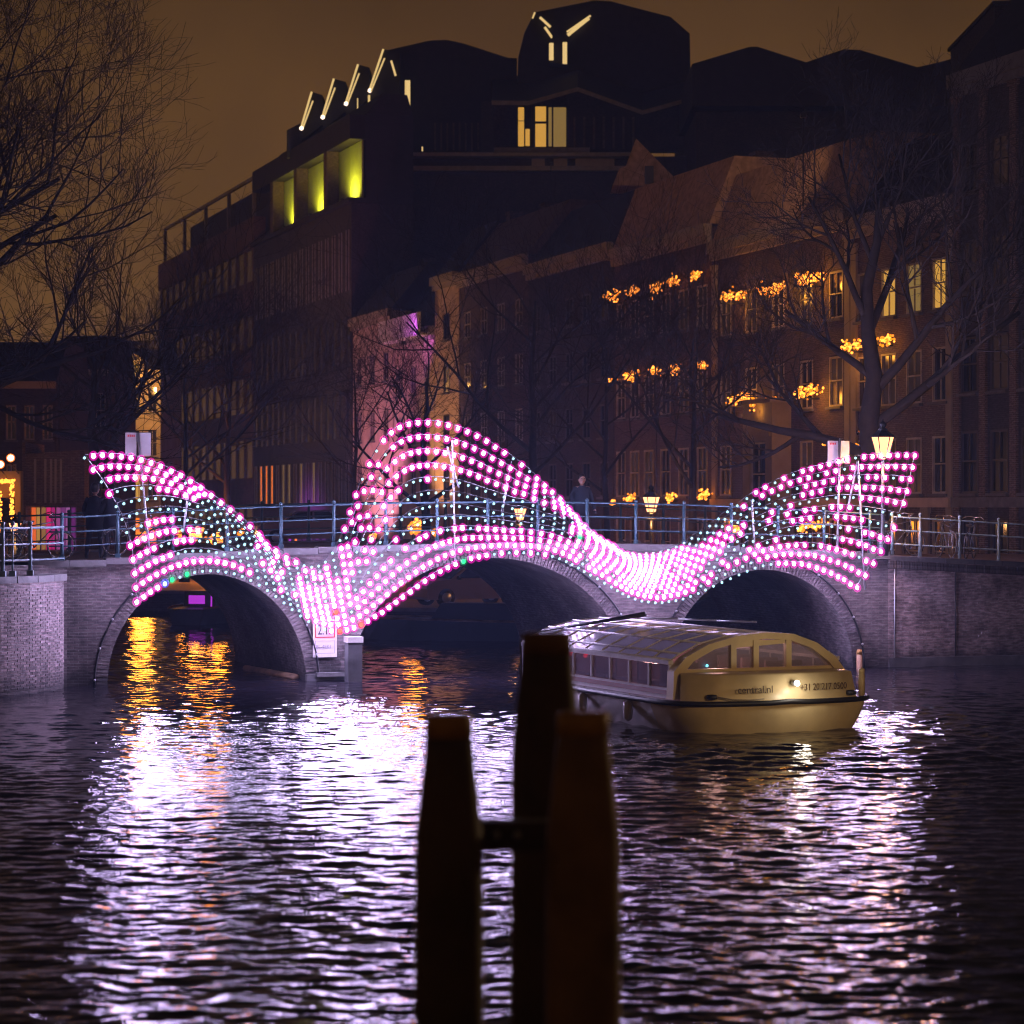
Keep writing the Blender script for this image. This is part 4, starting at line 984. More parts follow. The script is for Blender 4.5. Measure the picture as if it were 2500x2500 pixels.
def dormer():
    Y = 164; mb = MB(); mb.prism([P(300, 930, Y), P(300, 878, Y), P(325, 862, Y), P(350, 878, Y), P(350, 930, Y)], Vector((0, 2, 0))); part('dormer', mb, M['plaster'], fa)
    mb = MB(); mb.prism([P(322, 922, Y-.05), P(322, 886, Y-.05), P(341, 886, Y-.05), P(341, 922, Y-.05)], Vector((0, .04, 0))); part('dormer_window', mb, M['win_warm'], fa)
    mb = MB(); mb.prism([P(268, 850, Y+1), P(268, 838, Y+1), P(396, 828, Y+1), P(396, 850, Y+1)], Vector((0, 5, 0))); part('upper_roof', mb, M['slate'], fa)
    mb = MB(); mb.prism([P(262, 900, Y), P(262, 840, Y), P(284, 840, Y), P(284, 900, Y)], Vector((0, 1.2, 0))); part('chimney', mb, M['brick_red'], fa)
    mb = MB(); mb.box(P(330, 875, Y-.8), (.3, .2, .2)); q = part('added_eave_lamp', mb, M['black'], fa)
    plight('lamp', P(335, 935, Y-3.5), (1, .45, .1), 1700, .2, fa)  # box and lamp added to brighten the dormer house
dormer()
front_house('canal_house', 140, 266, 905, 140, 'brick_dark', 'dark brick house behind the thin branches left of the dormer house', 3, 3, {}, 'slate')
front_house('canal_house', -40, 138, 935, 120, 'brick_black', 'unlit dark house behind the curtained shop front at the left', 3, 4, {}, 'slate')
def shopfront():
    Y = 96; r = thing('curtained_shopfront', P(130, 1340, Y), 'low lit shop front with red, orange and purple curtains at the left', 'shop front')
    mb = MB(); a, b = P(62, 1100, Y), P(206, 1100, Y)
    mb.prism([P(62, 1236, Y), P(62, 1108, Y), P(206, 1098, Y), P(206, 1236, Y)], Vector((0, 4, 0))); mb.prism([P(62, 1345, Y), P(62, 1370, Y), P(206, 1370, Y), P(206, 1345, Y)], Vector((0, 4, 0)))
    mb.prism([P(54, 1370, Y), P(54, 1080, Y), P(61, 1080, Y), P(61, 1370, Y)], Vector((0, 4, 0))); mb.prism([P(186, 1344, Y), P(186, 1237, Y), P(206, 1237, Y), P(206, 1344, Y)], Vector((0, 4, 0)))
    part('wall', mb, M['brick_brown'], r)
    cols = [('o', (1, .16, .03), .75), ('y', (.9, .45, .1), .45), ('y', (.85, .4, .12), .3), ('m', (.95, .03, .22), .6), ('m', (.8, .03, .3), .4), ('p', (.75, .15, .55), .35), ('p', (.6, .12, .55), .28), ('p', (.7, .22, .65), .4), ('p', (.5, .07, .5), .22), ('p', (.6, .2, .6), .3)]
    n = len(cols)
    for i, (nm, c, s) in enumerate(cols):
        x0 = 63+i*12.2; x1 = x0+11; mb = MB(); pts = []
        for j in range(9):
            xx = x0+(x1-x0)*j/8; pts.append((xx, Y+1.2+.06*math.sin(j*math.pi)+(.05 if j % 2 else -.05)))
        vs = []
        for xx, yy in pts: p = P(xx, 1239, Y); q = P(xx, 1343, Y); vs += [(p.x, yy, p.z), (q.x, yy, q.z)]
        mb.add(vs, [(2*j, 2*j+1, 2*j+3, 2*j+2) for j in range(8)]); part('curtain', mb, emit('curtain_%s' % i, c, s), r)  # curtains emit, the light behind them is put into their colour
        if i % 3 == 0:
            mb = MB(); mb.prism([P(x0-2, 1344, Y+.1), P(x0-2, 1237, Y+.1), P(x0, 1237, Y+.1), P(x0, 1344, Y+.1)], Vector((0, .15, 0))); part('glazing_bar', mb, M['black'], r)
    for x in (83, 108, 122, 133, 146): 
        mb = MB(); mb.prism([P(x, 1228, Y-.05), P(x, 1120, Y-.05), P(x+5, 1120, Y-.05), P(x+5, 1228, Y-.05)], Vector((0, .04, 0))); part('pilaster', mb, M['cream'], r)
    plight('lamp', P(110, 1120, Y-3), (1, .42, .14), 30, .2, r)  # lamp without fixture, added to brighten the shop front
    # fairy-lit portal at the very edge
    Y = 84; r = thing('fairy_light_portal', P(20, 1330, Y), 'doorway framed with blazing orange fairy lights at the left edge', 'doorway')
    for (xa, ya, xb, yb, nn) in ((-40, 1170, 36, 1180, 130), (24, 1180, 34, 1266, 85), (-6, 1200, 4, 1300, 80)):
        mb = MB()
        for i in range(nn): p = P(random.uniform(min(xa, xb), max(xa, xb)), random.uniform(ya, yb), Y+random.uniform(-.1, .1)); mb.ball(p, .032)
        part('fairy_lights', mb, M['festoon'], r, kind='stuff')
    mb = MB(); mb.prism([P(-60, 1380, Y+.3), P(-60, 1150, Y+.3), P(50, 1150, Y+.3), P(50, 1380, Y+.3), P(36, 1380, Y+.3), P(36, 1215, Y+.3), P(-46, 1215, Y+.3), P(-46, 1380, Y+.3)], Vector((0, .5, 0))); part('portal_frame', mb, M['plaster'], r)
    for i, (x, y, wt) in enumerate(((26, 1118, 60), (1, 1134, 30))):
        p = P(x, y, Y-1); mb = MB(); mb.ball(p, .11, 0, 2); mb.ball(p, .15, 1, 2); part('globe_lamp', mb, [M['strip_hot'], bloom_mat('orange_bloom', (1, .2, .03), .8)], r)
        mb = MB(); mb.tube([p-Z*.15, p-Z*.5+Vector((0, 1.3, 0))], .02, 5); part('lamp_bracket', mb, M['black'], r)
shopfront()

# ================================================================== GLOWING BASKETS ON THE FACADES
def baskets():
    L = [(1495,724,46,'first and lowest basket of the upper row of small glowing baskets'),(1545,711,40,'round glowing basket second from the left in the upper row'),
         (1598,702,44,'glowing basket in the middle of the upper row of small ones'),(1640,688,40,'fourth glowing basket in the upper row of small ones'),(1698,673,38,'round ring like glowing basket at the right end of the small upper row'),
         (1790,727,62,'wide glowing basket, lowest of the three big upper ones'),(1880,711,66,'wide glowing basket, middle of the three big upper ones'),(1977,682,78,'widest glowing basket, highest of the three big upper ones'),
         (1495,928,24,'tiny glowing basket at the left of the lower small row'),(1540,918,44,'glowing basket second from the left in the lower small row'),(1598,905,36,'sparse glowing basket in the middle of the lower small row'),
         (1645,903,38,'dense round glowing basket in the lower small row'),(1711,893,32,'glowing basket at the right end of the lower small row'),
         (1800,978,66,'left half of the long glowing garland over the pale bay'),(1865,990,70,'right half of the long glowing garland over the pale bay'),(1972,958,70,'glowing basket behind the thick forked bough'),
         (2082,845,62,'glowing basket just left of the big tree trunk'),(2160,830,40,'tall glowing basket just right of the big tree trunk'),
         (1494,1226,20,'tiny pale glowing basket left of the middle lantern'),(1537,1215,36,'glowing basket just left of the middle lantern'),(1636,1212,36,'glowing basket touching the right side of the middle lantern'),(1717,1206,44,'spiky glowing basket above the far railing'),
         (1792,1290,36,'orange basket glimpsed through the net left of the right arch'),(1832,1292,30,'small orange basket glimpsed beside it through the net'),(1955,1290,24,'small orange basket behind the right part of the net'),(1992,1284,52,'bigger orange basket behind the right part of the net'),
         (2083,1092,26,'orange basket between the right sign board and the tree'),(2100,1054,16,'single glowing bulb cluster on the tree trunk'),(2012,1083,14,'small bulb cluster left of the right sign board'),
         (2137,1320,18,'orange cluster hanging at the edge of the net by the bicycle'),(2170,1335,22,'orange cluster behind the parked bicycle wheel'),
         (470,1308,70,'orange cluster glimpsed through the left part of the net'),(530,1318,40,'small orange cluster right of it in the left part of the net'),(350,1310,30,'orange cluster behind the left sign pole'),(590,1300,14,'single orange lamp cluster right of the left light wave'),
         (912,1310,18,'small orange cluster at the left foot of the middle light wave'),(1012,1282,46,'bright orange cluster standing in for a lit window inside the middle light wave'),(1064,1300,18,'small orange cluster beside the bright one inside the middle wave')]  # the bright cluster takes the place of a lit window
    for x, y, wpx, lab in L:
        u = 19.6 if x > 1480 else None
        if x > 1400:
            if y > 1270 and x > 2100: c = P(x, y, 70); ax = Vector((1, 0, 0)); s = 70/F
            elif 2075 < x < 2110 and y > 1000: c = P(x, y, 69.5); ax = Vector((1, 0, 0)); s = 69.5/F
            else:
                t, z = on_u(x, y, u); c = W(u, t, z); ax = Vector((1, 0, 0)); s = c.y/F
        else: c = P(x, y, 112); ax = Vector((1, 0, 0)); s = 112/F
        wd = wpx*s; r = thing('glowing_basket', c, lab+('' if 'glow' in lab else ', glowing'), 'light cluster', 'glowing baskets on the facades')
        cl = [(-.65, -.1), (-.25, random.uniform(-.3, .3)), (.2, random.uniform(-.2, .4)), (.6, .5)] if wpx > 50 else [(-.3, -.2), (.3, .3), (.1, -.3)]
        far = x < 1400; mb = MB(); n = max(7, int(wpx*1.0)); hh = wd*.28 if wpx > 50 else wd*.42
        for i in range(n):
            q_ = random.choice(cl); a = max(-1, min(1, q_[0]+random.gauss(0, .27))); b = q_[1]+random.gauss(0, .42)
            p = c+ax*(a*wd/2)+Z*(b*hh*.8)+Vector((0, -.05-random.random()*.35, 0))
            mb.ball(p, random.choice((.042, .05, .06))*(1.0 if c.y > 80 else .7)*(.75+c.y/400)*(1.8 if far else 1), 0 if random.random() < .55 else 1)
        part('bulbs', mb, [M['festoon'], M['festoon_s']], r, kind='stuff')
        mb = MB(); mb.tube([c-ax*wd/2-Z*hh*.8, c+ax*wd/2-Z*hh*.8], .03, 5)
        for i in range(5): q = c+ax*(wd*(i/4-.5)); mb.tube([q-Z*hh*.8, q+Z*hh*.5+Vector((0, .1, 0))], .012, 4)
        part('basket', mb, M['black'], r)
        if wpx > 55 and y < 1100: plight('glow', c+Vector((-.15, -.6, -.25)), (1, .38, .04), 65, .25, r)
        if far and wpx > 25: plight('glow', c+Vector((0, -.6, .4)), (1, .27, .02), 300, .5, r)
baskets()

# ================================================================== TREES
def branch_set(rnd, base, d, L, r, level, out, maxl, spread=.55, up=.12, gravity=0.0):
    pts = [base]; rs = [r]; p = Vector(base); d = Vector(d).normalized(); n = 5 if level < 2 else 3
    for i in range(n):
        d = (d+Vector((rnd.uniform(-1, 1), rnd.uniform(-1, 1), rnd.uniform(-1, 1)))*(.13+.05*level)+Z*up*(.5 if level else 0)).normalized()
        p = p+d*(L/n); pts.append(Vector(p)); rs.append(r*(1-.62*(i+1)/n))
    out.setdefault(level, []).append((pts, rs))
    if level >= maxl: return
    k = (4, 5, 5, 4, 4, 3)[min(level, 5)]+rnd.randint(0, 1)
    for j in range(k):
        f = .28+.72*(j+rnd.random()*.6)/k; f = min(f, .99); ii = f*n; i0 = int(ii); q = pts[i0].lerp(pts[min(i0+1, n)], ii-i0)
        dd = (pts[min(i0+1, n)]-pts[i0]).normalized(); rv = Vector((rnd.uniform(-1, 1), rnd.uniform(-1, 1), rnd.uniform(-.4, .8)))
        side = (rv-dd*rv.dot(dd)).normalized(); nd = (dd*(1-spread*.5)+side*spread*1.25).normalized()
        branch_set(rnd, q, nd, L*rnd.uniform(.5, .72), max(.006, rs[i0]*.62), level+1, out, maxl, spread, up)
def tree(base, h, r, seed, label, lean=(0, 0, 1), maxl=4, trunkf=.42, limbs=None, group='bare trees along the canal', big=True):
    rnd = random.Random(seed); base = Vector(base); T = thing('bare_tree', base, label, 'tree', group)
    d = Vector(lean).normalized(); n = 8; pts = []; rs = []
    for i in range(n+1):
        f = i/n; pts.append(base+d*h*.8*f+Vector((rnd.uniform(-1, 1), rnd.uniform(-1, 1), 0))*r*.5*min(1, f*3)); rs.append(r*(1.25 if i == 0 else 1-.8*f))
    mb = MB(); mb.tube(pts, rs, 12); part('trunk', mb, M['bark'], T)
    out = {}; specs = limbs
    if specs is None:
        specs = []
        for j in range(8):
            f = trunkf+(1-trunkf)*j/8; q = rnd.random()*6.28+j*2.4; specs.append((f, (math.cos(q), math.sin(q), rnd.uniform(.55, 1.2)), h*(.55-.3*(f-trunkf)/(1-trunkf))))
    for f, dr, L in specs:
        i = f*n; i0 = min(int(i), n-1); q = pts[i0].lerp(pts[i0+1], i-i0)
        o = {}; branch_set(rnd, q, dr, L, rs[i0]*.52, 0, o, maxl-1)
        mb = MB()
        for pp, rr in o.get(0, []): mb.tube(pp, rr, 8)
        for pp, rr in o.get(1, []): mb.tube(pp, rr, 5)
        part('limb', mb, M['bark'], T)
        for lv in range(2, maxl): out.setdefault(lv, []).extend(o.get(lv, []))
    mb = MB()
    for lv, bs in out.items():
        for pp, rr in bs: mb.tube(pp, [max(.0055, x) for x in rr], 3, cap=False, smooth=False)
    part('twigs', mb, M['twig'], T, kind='stuff')
def base_at(x, Y): p = P(x, 0, Y); return (p.x, Y, gz(p.x, Y)-.1)
tree(base_at(2132, 68), 12.5, .40, 11, 'thick forked bare tree behind the right end of the light net', maxl=5, limbs=[
    (.28, (-1, .1, .55), 4.4), (.36, (1, .1, .75), 5.4), (.46, (.9, -.2, 1.0), 5.0), (.50, (-.8, .3, .9), 3.2), (.62, (.7, .5, 1.2), 4.4), (.66, (-.7, -.2, 1.1), 3.8), (.8, (.3, -.3, 1.2), 3.6), (.82, (-.5, .3, 1.1), 3.4), (.95, (.1, 0, 1), 2.6)])
tree(base_at(1040, 98), 10.6, .26, 23, 'bare tree in front of the pink lit houses', maxl=4, trunkf=.35, limbs=[
    (.40, (-1, .1, .7), 4.0), (.42, (1, 0, .8), 4.2), (.55, (-.7, .3, 1), 3.8), (.58, (.8, .3, .9), 4.0), (.7, (-.5, -.2, 1.2), 3.0), (.8, (.5, .1, 1.3), 3.0), (.95, (0, 0, 1), 2.4)])
tree(base_at(868, 112), 12.0, .16, 31, 'slender bare tree at the left edge of the pink lit houses', maxl=4)
tree(base_at(1300, 92), 14.0, .24, 37, 'tall bare tree with fine dark twigs before the middle houses', maxl=4)
tree(base_at(1690, 88), 11.5, .20, 41, 'bare tree between the big gable houses and the far railing', maxl=4)
tree(base_at(1480, 100), 12.0, .18, 43, 'bare tree in front of the row of small glowing baskets', maxl=4)
tree(base_at(560, 112), 13.5, .22, 47, 'bare tree before the long dark brick block', maxl=4)
p_ = P(226, 0, 74); tree((p_.x, 74, 2.0), 9.0, .26, 53, 'bare tree rising behind the people at the left end of the bridge', maxl=4)
p_ = P(450, 0, 108); tree((p_.x, 108, .8), 12.0, .20, 59, 'bare tree between the dormer house and the brick block', maxl=4)
tree((-17.5, 66, 2.3), 15.0, .48, 61, 'big bare tree reaching in from the left edge across the sky', maxl=5, limbs=[
    (.30, (1, .2, .45), 6.5), (.42, (1, -.2, .55), 7.0), (.5, (.9, .4, .8), 6.5), (.6, (1, 0, .7), 6.5), (.7, (.8, -.3, .9), 6.0), (.82, (.7, .2, 1.0), 5.5), (.95, (.3, 0, 1.1), 5), (.55, (-1, .3, .8), 5)])

# ================================================================== TOUR BOAT
def boat():
    q = math.radians(23.5); O = P(1884, 1700, 45.6); O.z = 0
    ax = Vector((math.cos(q), math.sin(q), 0)); ay = Vector((-math.sin(q), math.cos(q), 0))
    B = lambda a, b, z: O+ax*a*1.13+ay*b+Z*z*1.045                      # a: across, b: away from us, z: up
    r = thing('tour_boat', O, 'yellow and white glass roofed tour boat heading for the bridge, stern lamp lit', 'boat')
    LN = 7.4
    # hull: stern bulges towards us
    st = []
    for b, hw, fl in ((-.66, .35, 0), (-.64, .7, .0), (-.59, 1.0, .0), (-.51, 1.28, 0), (-.38, 1.52, 0), (-.2, 1.68, 0), (.05, 1.79, 0), (.35, 1.85, 0), (.8, 1.88, 0), (2, 1.9, 0), (4, 1.88, 0), (6, 1.75, 0), (LN, 1.3, 0), (LN+1.0, .5, 0)):
        st.append((b, hw))
    prof = [(.74, -.35), (.84, -.12), (.90, .08), (.95, .25), (.985, .40), (1.0, .52)]
    vs = []; m = len(prof)
    for b, hw in st:
        for k, (f, z) in enumerate(prof): vs.append(B(-hw*f, b+(1-f)*.5*(1 if b < 3 else -1), z))
        for k, (f, z) in enumerate(prof[::-1]): vs.append(B(hw*f, b+(1-f)*.5*(1 if b < 3 else -1), z))
    n = 2*m; fs = [(i*n+k, i*n+(k+1) % n, (i+1)*n+(k+1) % n, (i+1)*n+k) for i in range(len(st)-1) for k in range(n) if k != m-1]
    fs += [(k, k+1, n-2-k, n-1-k)[::-1] for k in range(m-1)]
    mb = MB(); 
    for f in fs: mb.f.append(f); mb.m.append(0); mb.sm.append(True)
    mb.v = [tuple(v) for v in vs]
    # yellow aft, white along the side
    for i, f in enumerate(mb.f):
        if len(f) == 4 and f[0]//n >= 8: mb.m[i] = 1
    part('hull', mb, [M['boat_yellow'], M['boat_white']], r)
    mb = MB()                                                 # rubbing strake
    L = [B(-hw*1.02, b-.02, .53) for b, hw in st[::-1]]+[B(0, -.70, .55)]+[B(hw*1.02, b, .53) for b, hw in st]
    mb.tube(L, .05, 8); part('rubbing_strake', mb, M['rubber'], r)
    mb = MB(); vs = []
    for b, hw in st: vs += [B(-hw, b, .54), B(hw, b, .54)]
    mb.add(vs, [(2*i, 2*i+1, 2*i+3, 2*i+2) for i in range(len(st)-1)]); part('deck', mb, M['boat_white'], r)
    # aft coaming with lettering
    ao = [(-1.62, .15), (-1.50, -.22), (-1.1, -.42), (-.5, -.52), (.0, -.54), (.5, -.52), (1.1, -.42), (1.50, -.22), (1.62, .15)]
    vs = []
    for a, b in ao: vs += [B(a, b, .545), B(a*.965, b+.10, 1.0), B(a*.93, b+.26, 1.03)]
    mb = MB(); mb.add(vs, [(3*i, 3*i+3, 3*i+4, 3*i+1) for i in range(8)]+[(3*i+1, 3*i+4, 3*i+5, 3*i+2) for i in range(8)], smooth=True)
    mb.add([B(-1.5, .3, 1.028), B(-1.5, 1.0, 1.028), B(1.5, 1.0, 1.028), B(1.5, .3, 1.028), B(1.1, -.2, 1.028), B(0, -.3, 1.028), B(-1.1, -.2, 1.028)], [(0, 6, 5, 4, 3, 2, 1)])
    part('aft_coaming', mb, M['boat_yellow'], r)
    yy = -.53
    nrm = -ay
    put_text('lettering', 'central.nl', .70, .13, M['text_brown'], r, B(-.88, -.515, .70), (ax*.985-ay*.0+ay*-.06).normalized(), Z, nrm)
    put_text('lettering', '+31 20 217 0500', 1.05, .12, M['text_brown'], r, B(.26, -.555, .72), (ax+ay*.10).normalized(), Z, nrm)
    for a in (-1.28, 1.32):
        mb = MB(); mb.lathe(B(a, -.36, .64), [(.0, -.05), (.09, -.04), (.10, 0), (.09, .04), (0, .05)], 10); part('mooring_cleat', mb, M['rubber'], r)
    mb = MB(); mb.ball(B(.14, -.66, .86), .052, 0, 2); part('stern_lamp', mb, M['lamp_white'], r)
    plight('lamp', B(.14, -1.0, .86), (1, .88, .72), 14, .09, r)
    mb = MB(); mb.tube([B(.14, -.50, .86), B(.14, -.62, .86)], .05, 8); part('lamp_holder', mb, M['steel'], r)
    mb = MB(); mb.tube([B(1.66, -.1, .55), B(1.66, -.1, .98)], .06, 8); mb.ball(B(1.66, -.1, 1.0), .07); part('stern_post', mb, M['boat_yellow'], r)
    # aft frame: yellow arch with windows and door
    out_ = [(-1.66, .56), (-1.64, 1.05), (-1.42, 1.30), (-1.0, 1.52), (-.45, 1.66), (.1, 1.71), (.6, 1.67), (1.05, 1.50), (1.42, 1.22), (1.6, .98), (1.62, .56)]
    b0, b1 = .35, .62
    def frame_piece(name, pts, m, bb=(b0, b1), par=None): mb = MB(); mb.prism([B(a, bb[0], z) for a, z in pts], ay*(bb[1]-bb[0])); return part(name, mb, m, par or r)
    # arch ring as strips
    mb = MB()
    for (a, z), (c, e) in zip(out_, out_[1:]):
        ia, iz, ic, ie = a*.90, .56+(z-.56)*.90, c*.90, .56+(e-.56)*.90
        mb.prism([B(a, b0, z), B(c, b0, e), B(ic, b0, ie), B(ia, b0, iz)], ay*(b1-b0))
    part('aft_arch', mb, M['boat_yellow'], r)
    frame_piece('aft_panel', [(-1.49, .57), (-1.49, 1.08), (1.44, 1.08), (1.44, .57)], M['boat_yellow'], (.40, .50))
    for a, z in ((-.52, 1.54), (-.10, 1.60), (.52, 1.57)): frame_piece('window_pillar', [(a-.05, 1.081), (a-.05, z), (a+.05, z), (a+.05, 1.081)], M['boat_yellow'], (.38, .52))
    frame_piece('header', [(-.46, 1.44), (-.46, 1.57), (.46, 1.57), (.46, 1.50)], M['boat_yellow'], (.41, .50))
    frame_piece('aft_window', [(-1.44, 1.085), (-1.42, 1.18), (-1.2, 1.30), (-.9, 1.42), (-.58, 1.50), (-.58, 1.085)], M['side_glass'], (.44, .46))
    frame_piece('aft_window', [(-.46, 1.085), (-.46, 1.43), (-.16, 1.43), (-.16, 1.085)], M['side_glass'], (.44, .46))
    frame_piece('aft_door', [(-.04, 1.085), (-.04, 1.52), (.46, 1.49), (.46, 1.085)], M['side_glass'], (.44, .46))
    frame_piece('aft_window', [(.58, 1.085), (.58, 1.50), (.9, 1.44), (1.15, 1.30), (1.38, 1.085)], M['side_glass'], (.44, .46), None)
    # side walls, windows, canopy
    hw = 1.60
    for s in (-1, 1):
        mb = MB(); mb.prism([B(s*hw, b1, .55), B(s*hw, LN, .55), B(s*hw, LN, .74), B(s*hw, b1, .74)], ax*(-s*.05)); part('side_coaming', mb, M['boat_white'], r)
        mb = MB(); mb.prism([B(s*(hw+.004), b1, .62), B(s*(hw+.004), LN-1.5, .62), B(s*(hw+.004), LN-1.5, .70), B(s*(hw+.004), b1, .70)], ax*(s*.02)); part('side_stripe', mb, M['boat_red'], r)
        nW = 8
        for i in range(nW+1):
            b = b1+.03+(LN-b1-.06)*i/nW; mb = MB(); mb.box(B(s*(hw-.02), b, .95), (.05, .06, .42), (ax, ay, Z)); part('window_post', mb, M['boat_white'], r)
        for i in range(nW):
            b = b1+.03+(LN-b1-.06)*(i+.5)/nW; mb = MB(); mb.box(B(s*(hw-.03), b, .95), (.02, (LN-b1)/nW-.08, .41), (ax, ay, Z)); part('side_window', mb, M['side_glass'], r)
        mb = MB(); mb.prism([B(s*(hw+.02), b1, 1.16), B(s*(hw+.02), LN, 1.16), B(s*(hw+.02), LN, 1.23), B(s*(hw+.02), b1, 1.23)], ax*(-s*.10)); part('roof_beam', mb, M['boat_white'], r)
    R = [(-1.58, 1.232), (-1.42, 1.34), (-1.05, 1.52), (-.55, 1.64), (0, 1.68), (.55, 1.64), (1.05, 1.50), (1.42, 1.30), (1.58, 1.20)]
    nR = 9
    for j in range(len(R)-1):
        for i in range(nR):
            ba = b1+.01+(LN-b1)*i/nR+.03; bb = b1+.01+(LN-b1)*(i+1)/nR-.03; (a, z), (c, e) = R[j], R[j+1]
            mb = MB(); mb.add([B(a, ba, z), B(c, ba, e), B(c, bb, e), B(a, bb, z), B(a, ba, z-.015), B(c, ba, e-.015), B(c, bb, e-.015), B(a, bb, z-.015)], [(0, 1, 2, 3), (7, 6, 5, 4), (0, 4, 5, 1), (2, 6, 7, 3)])
            part('canopy_pane' if j not in (3, 4) else 'roof_panel', mb, M['boat_glass'] if j not in (3, 4) else M['boat_white'], r)
    for a, z in R:
        mb = MB(); mb.tube([B(a, b1, z+.012), B(a, LN, z+.012)], .022, 6); part('roof_bar', mb, M['boat_white'], r)
    for i in range(nR+1):
        b = b1+.01+(LN-b1)*i/nR; mb = MB(); mb.tube([B(a, b, z+.004) for a, z in R], .016, 5); part('roof_rib', mb, M['boat_white'], r)
    # glazed windscreen at the far end, wiper bar, folded pole on the roof
    mb = MB(); mb.add([B(-1.58, LN, 1.2), B(-1.05, LN, 1.5), B(0, LN, 1.68), B(1.05, LN, 1.5), B(1.58, LN, 1.2), B(1.1, LN+1.0, .7), B(0, LN+1.3, .75), B(-1.1, LN+1.0, .7)], [(0, 1, 7), (1, 2, 6, 7), (2, 3, 5, 6), (3, 4, 5)]); part('windscreen', mb, M['boat_glass'], r)
    mb = MB(); mb.tube([B(-1.3, LN-.3, 1.47), B(-.6, LN-1.6, 1.70), B(-.1, LN-2.4, 1.86)], [.03, .035, .06], 6); part('folded_mast', mb, M['rubber'], r)
    for i in range(3):
        mb = MB(); mb.tube([B(-.1+.35*i, LN-2.2-.9*i, 1.78), B(.3+.35*i, LN-3.0-.9*i, 1.78)], .02, 6); part('roof_rail', mb, M['steel'], r)
    for a, b in ((-1.93, 1.6), (-1.93, 3.6)):
        mb = MB(); mb.lathe(B(a, b, .12), [(.02, -.02), (.085, .03), (.09, .18), (.085, .33), (.02, .38)], 10); part('fender', mb, M['boat_white'], r); mb = MB(); mb.tube([B(a, b, .46), B(-1.9, b, .60)], .012, 5); part('fender_rope', mb, M['rope'], r)
    mb = MB(); mb.tube([B(-1.28, -.42, .66), B(-1.0, -.55, .60), B(-.7, -.60, .585), (B(-.45, -.62, .60))], .014, 6); part('mooring_rope', mb, M['rope'], r)
    # seats, tables and small cabin lamps
    for i in range(6):
        for s in (-1, 1):
            b = 1.3+i*.95; mb = MB(); mb.box(B(s*1.0, b, .72), (.8, .45, .12), (ax, ay, Z)); mb.box(B(s*1.0, b+.24, .92), (.8, .08, .42), (ax, ay, Z)); part('seat', mb, M['seat'], r)
    for b in (5.4, 5.9, 4.7): mb = MB(); mb.ball(B(-1.42, b, 1.1), .05); part('cabin_lamp', mb, M['lamp_red'], r, label='small red cabin lamp')
    for b in (2.2, 5.0): plight('cabin_fill', B(0, b, 1.45), (1, .50, .45), 34, .15, r)  # hidden lamps added to brighten the cabin
    mb = MB(); mb.ball(B(-1.02, .38, 1.14), .03); part('cabin_lamp', mb, M['lamp_cyan'], r, label='small blue cabin lamp')
    mb = MB(); mb.tube([B(-1.35, .58, 1.02), B(-1.35, .58, .75)], .05, 6); mb.ball(B(-1.35, .58, 1.05), .07); part('handrail', mb, M['boat_yellow'], r)
boat()

# ================================================================== MOORING PILES NEAR US
def piles():
    r = thing('mooring_dolphin', (-.3, 12.8, 0), 'cluster of three blurred timber mooring piles joined by a crossbeam close to us', 'mooring piles')
    Y = 12.8; s = Y/F
    def pile(xc, wt, wb, ytop, Y, m, band, lab, seed):
        rnd = random.Random(seed); p = P(xc, ytop, Y); c = Vector((p.x, Y, 0)); zt = p.z; s = Y/F; rt, rb = wt/2*s, wb/2*s
        mb = MB(); mb.lathe(c, [(rb*1.03, -1.5), (rb*1.02, 1.0), (rb, zt-1.0), (rb*.985, zt-.62), (rt*1.12, zt-.25), (rt*1.02, zt-.115)], 20); o = part('pile', mb, m, r, label=lab)
        mb = MB(); mb.lathe(c, [(rt*1.03, zt-.114), (rt*1.02, zt-.01), (rt*.96, zt)], 20); part('painted_band', mb, band, o)
    pile(1096, 112, 168, 1745, 12.6, M['pile'], M['pile_band'], 'left shorter pile', 1)
    pile(1334, 120, 172, 1545, 13.5, M['pile'], M['pile_warm'], 'tallest pile in the middle', 2)
    pile(1424, 124, 182, 1738, 12.3, M['pile_warm'], M['pile_band'], 'right shorter pile catching warm light', 3)
    mb = MB(); a = P(1120, 2038, 12.9); b = P(1400, 2038, 12.9); mb.box((a+b)/2, ((b-a).length, .14, .155)); part('crossbeam', mb, M['pile'], r)
    for x in (1212, 1262): mb = MB(); p = P(x, 2038, 12.8); mb.tube([p-Vector((0, .03, 0)), p-Vector((0, -.1, 0))], .02, 8); part('bolt', mb, M['steel'], r)
piles()
# street lantern added out of view to warm the piles and the stern
def unseen_lantern():
    x, y = 12.6, 29.0; r = thing('street_lantern', (x, y, 1.2), 'added unseen street lantern on the near quay outside the right of the picture', 'street lantern', 'crown topped street lanterns')
    b = Vector((x, y, 0)); mb = MB(); mb.lathe(b, [(.14, 1.2), (.14, 1.6), (.05, 2.0), (.035, 5.0), (.05, 5.1)], 10); part('pole', mb, M['black'], r)
    mb = MB(); mb.lathe(b, [(.13, 5.15), (.26, 5.6)], 6, smooth=False); part('glass', mb, M['lantern'], r)
    mb = MB(); mb.lathe(b, [(.30, 5.6), (.15, 5.75), (.1, 5.9), (.02, 6.0)], 6); part('crown', mb, M['black'], r)
    plight('lamp', (x-.05, y, 4.95), (1, .66, .34), 2300, .2, r)
    mb = MB(); mb.box((12.4, 10, .1), (8, 40, 2.2)); part('near_quay', mb, M['stone'], kind='structure')
unseen_lantern()

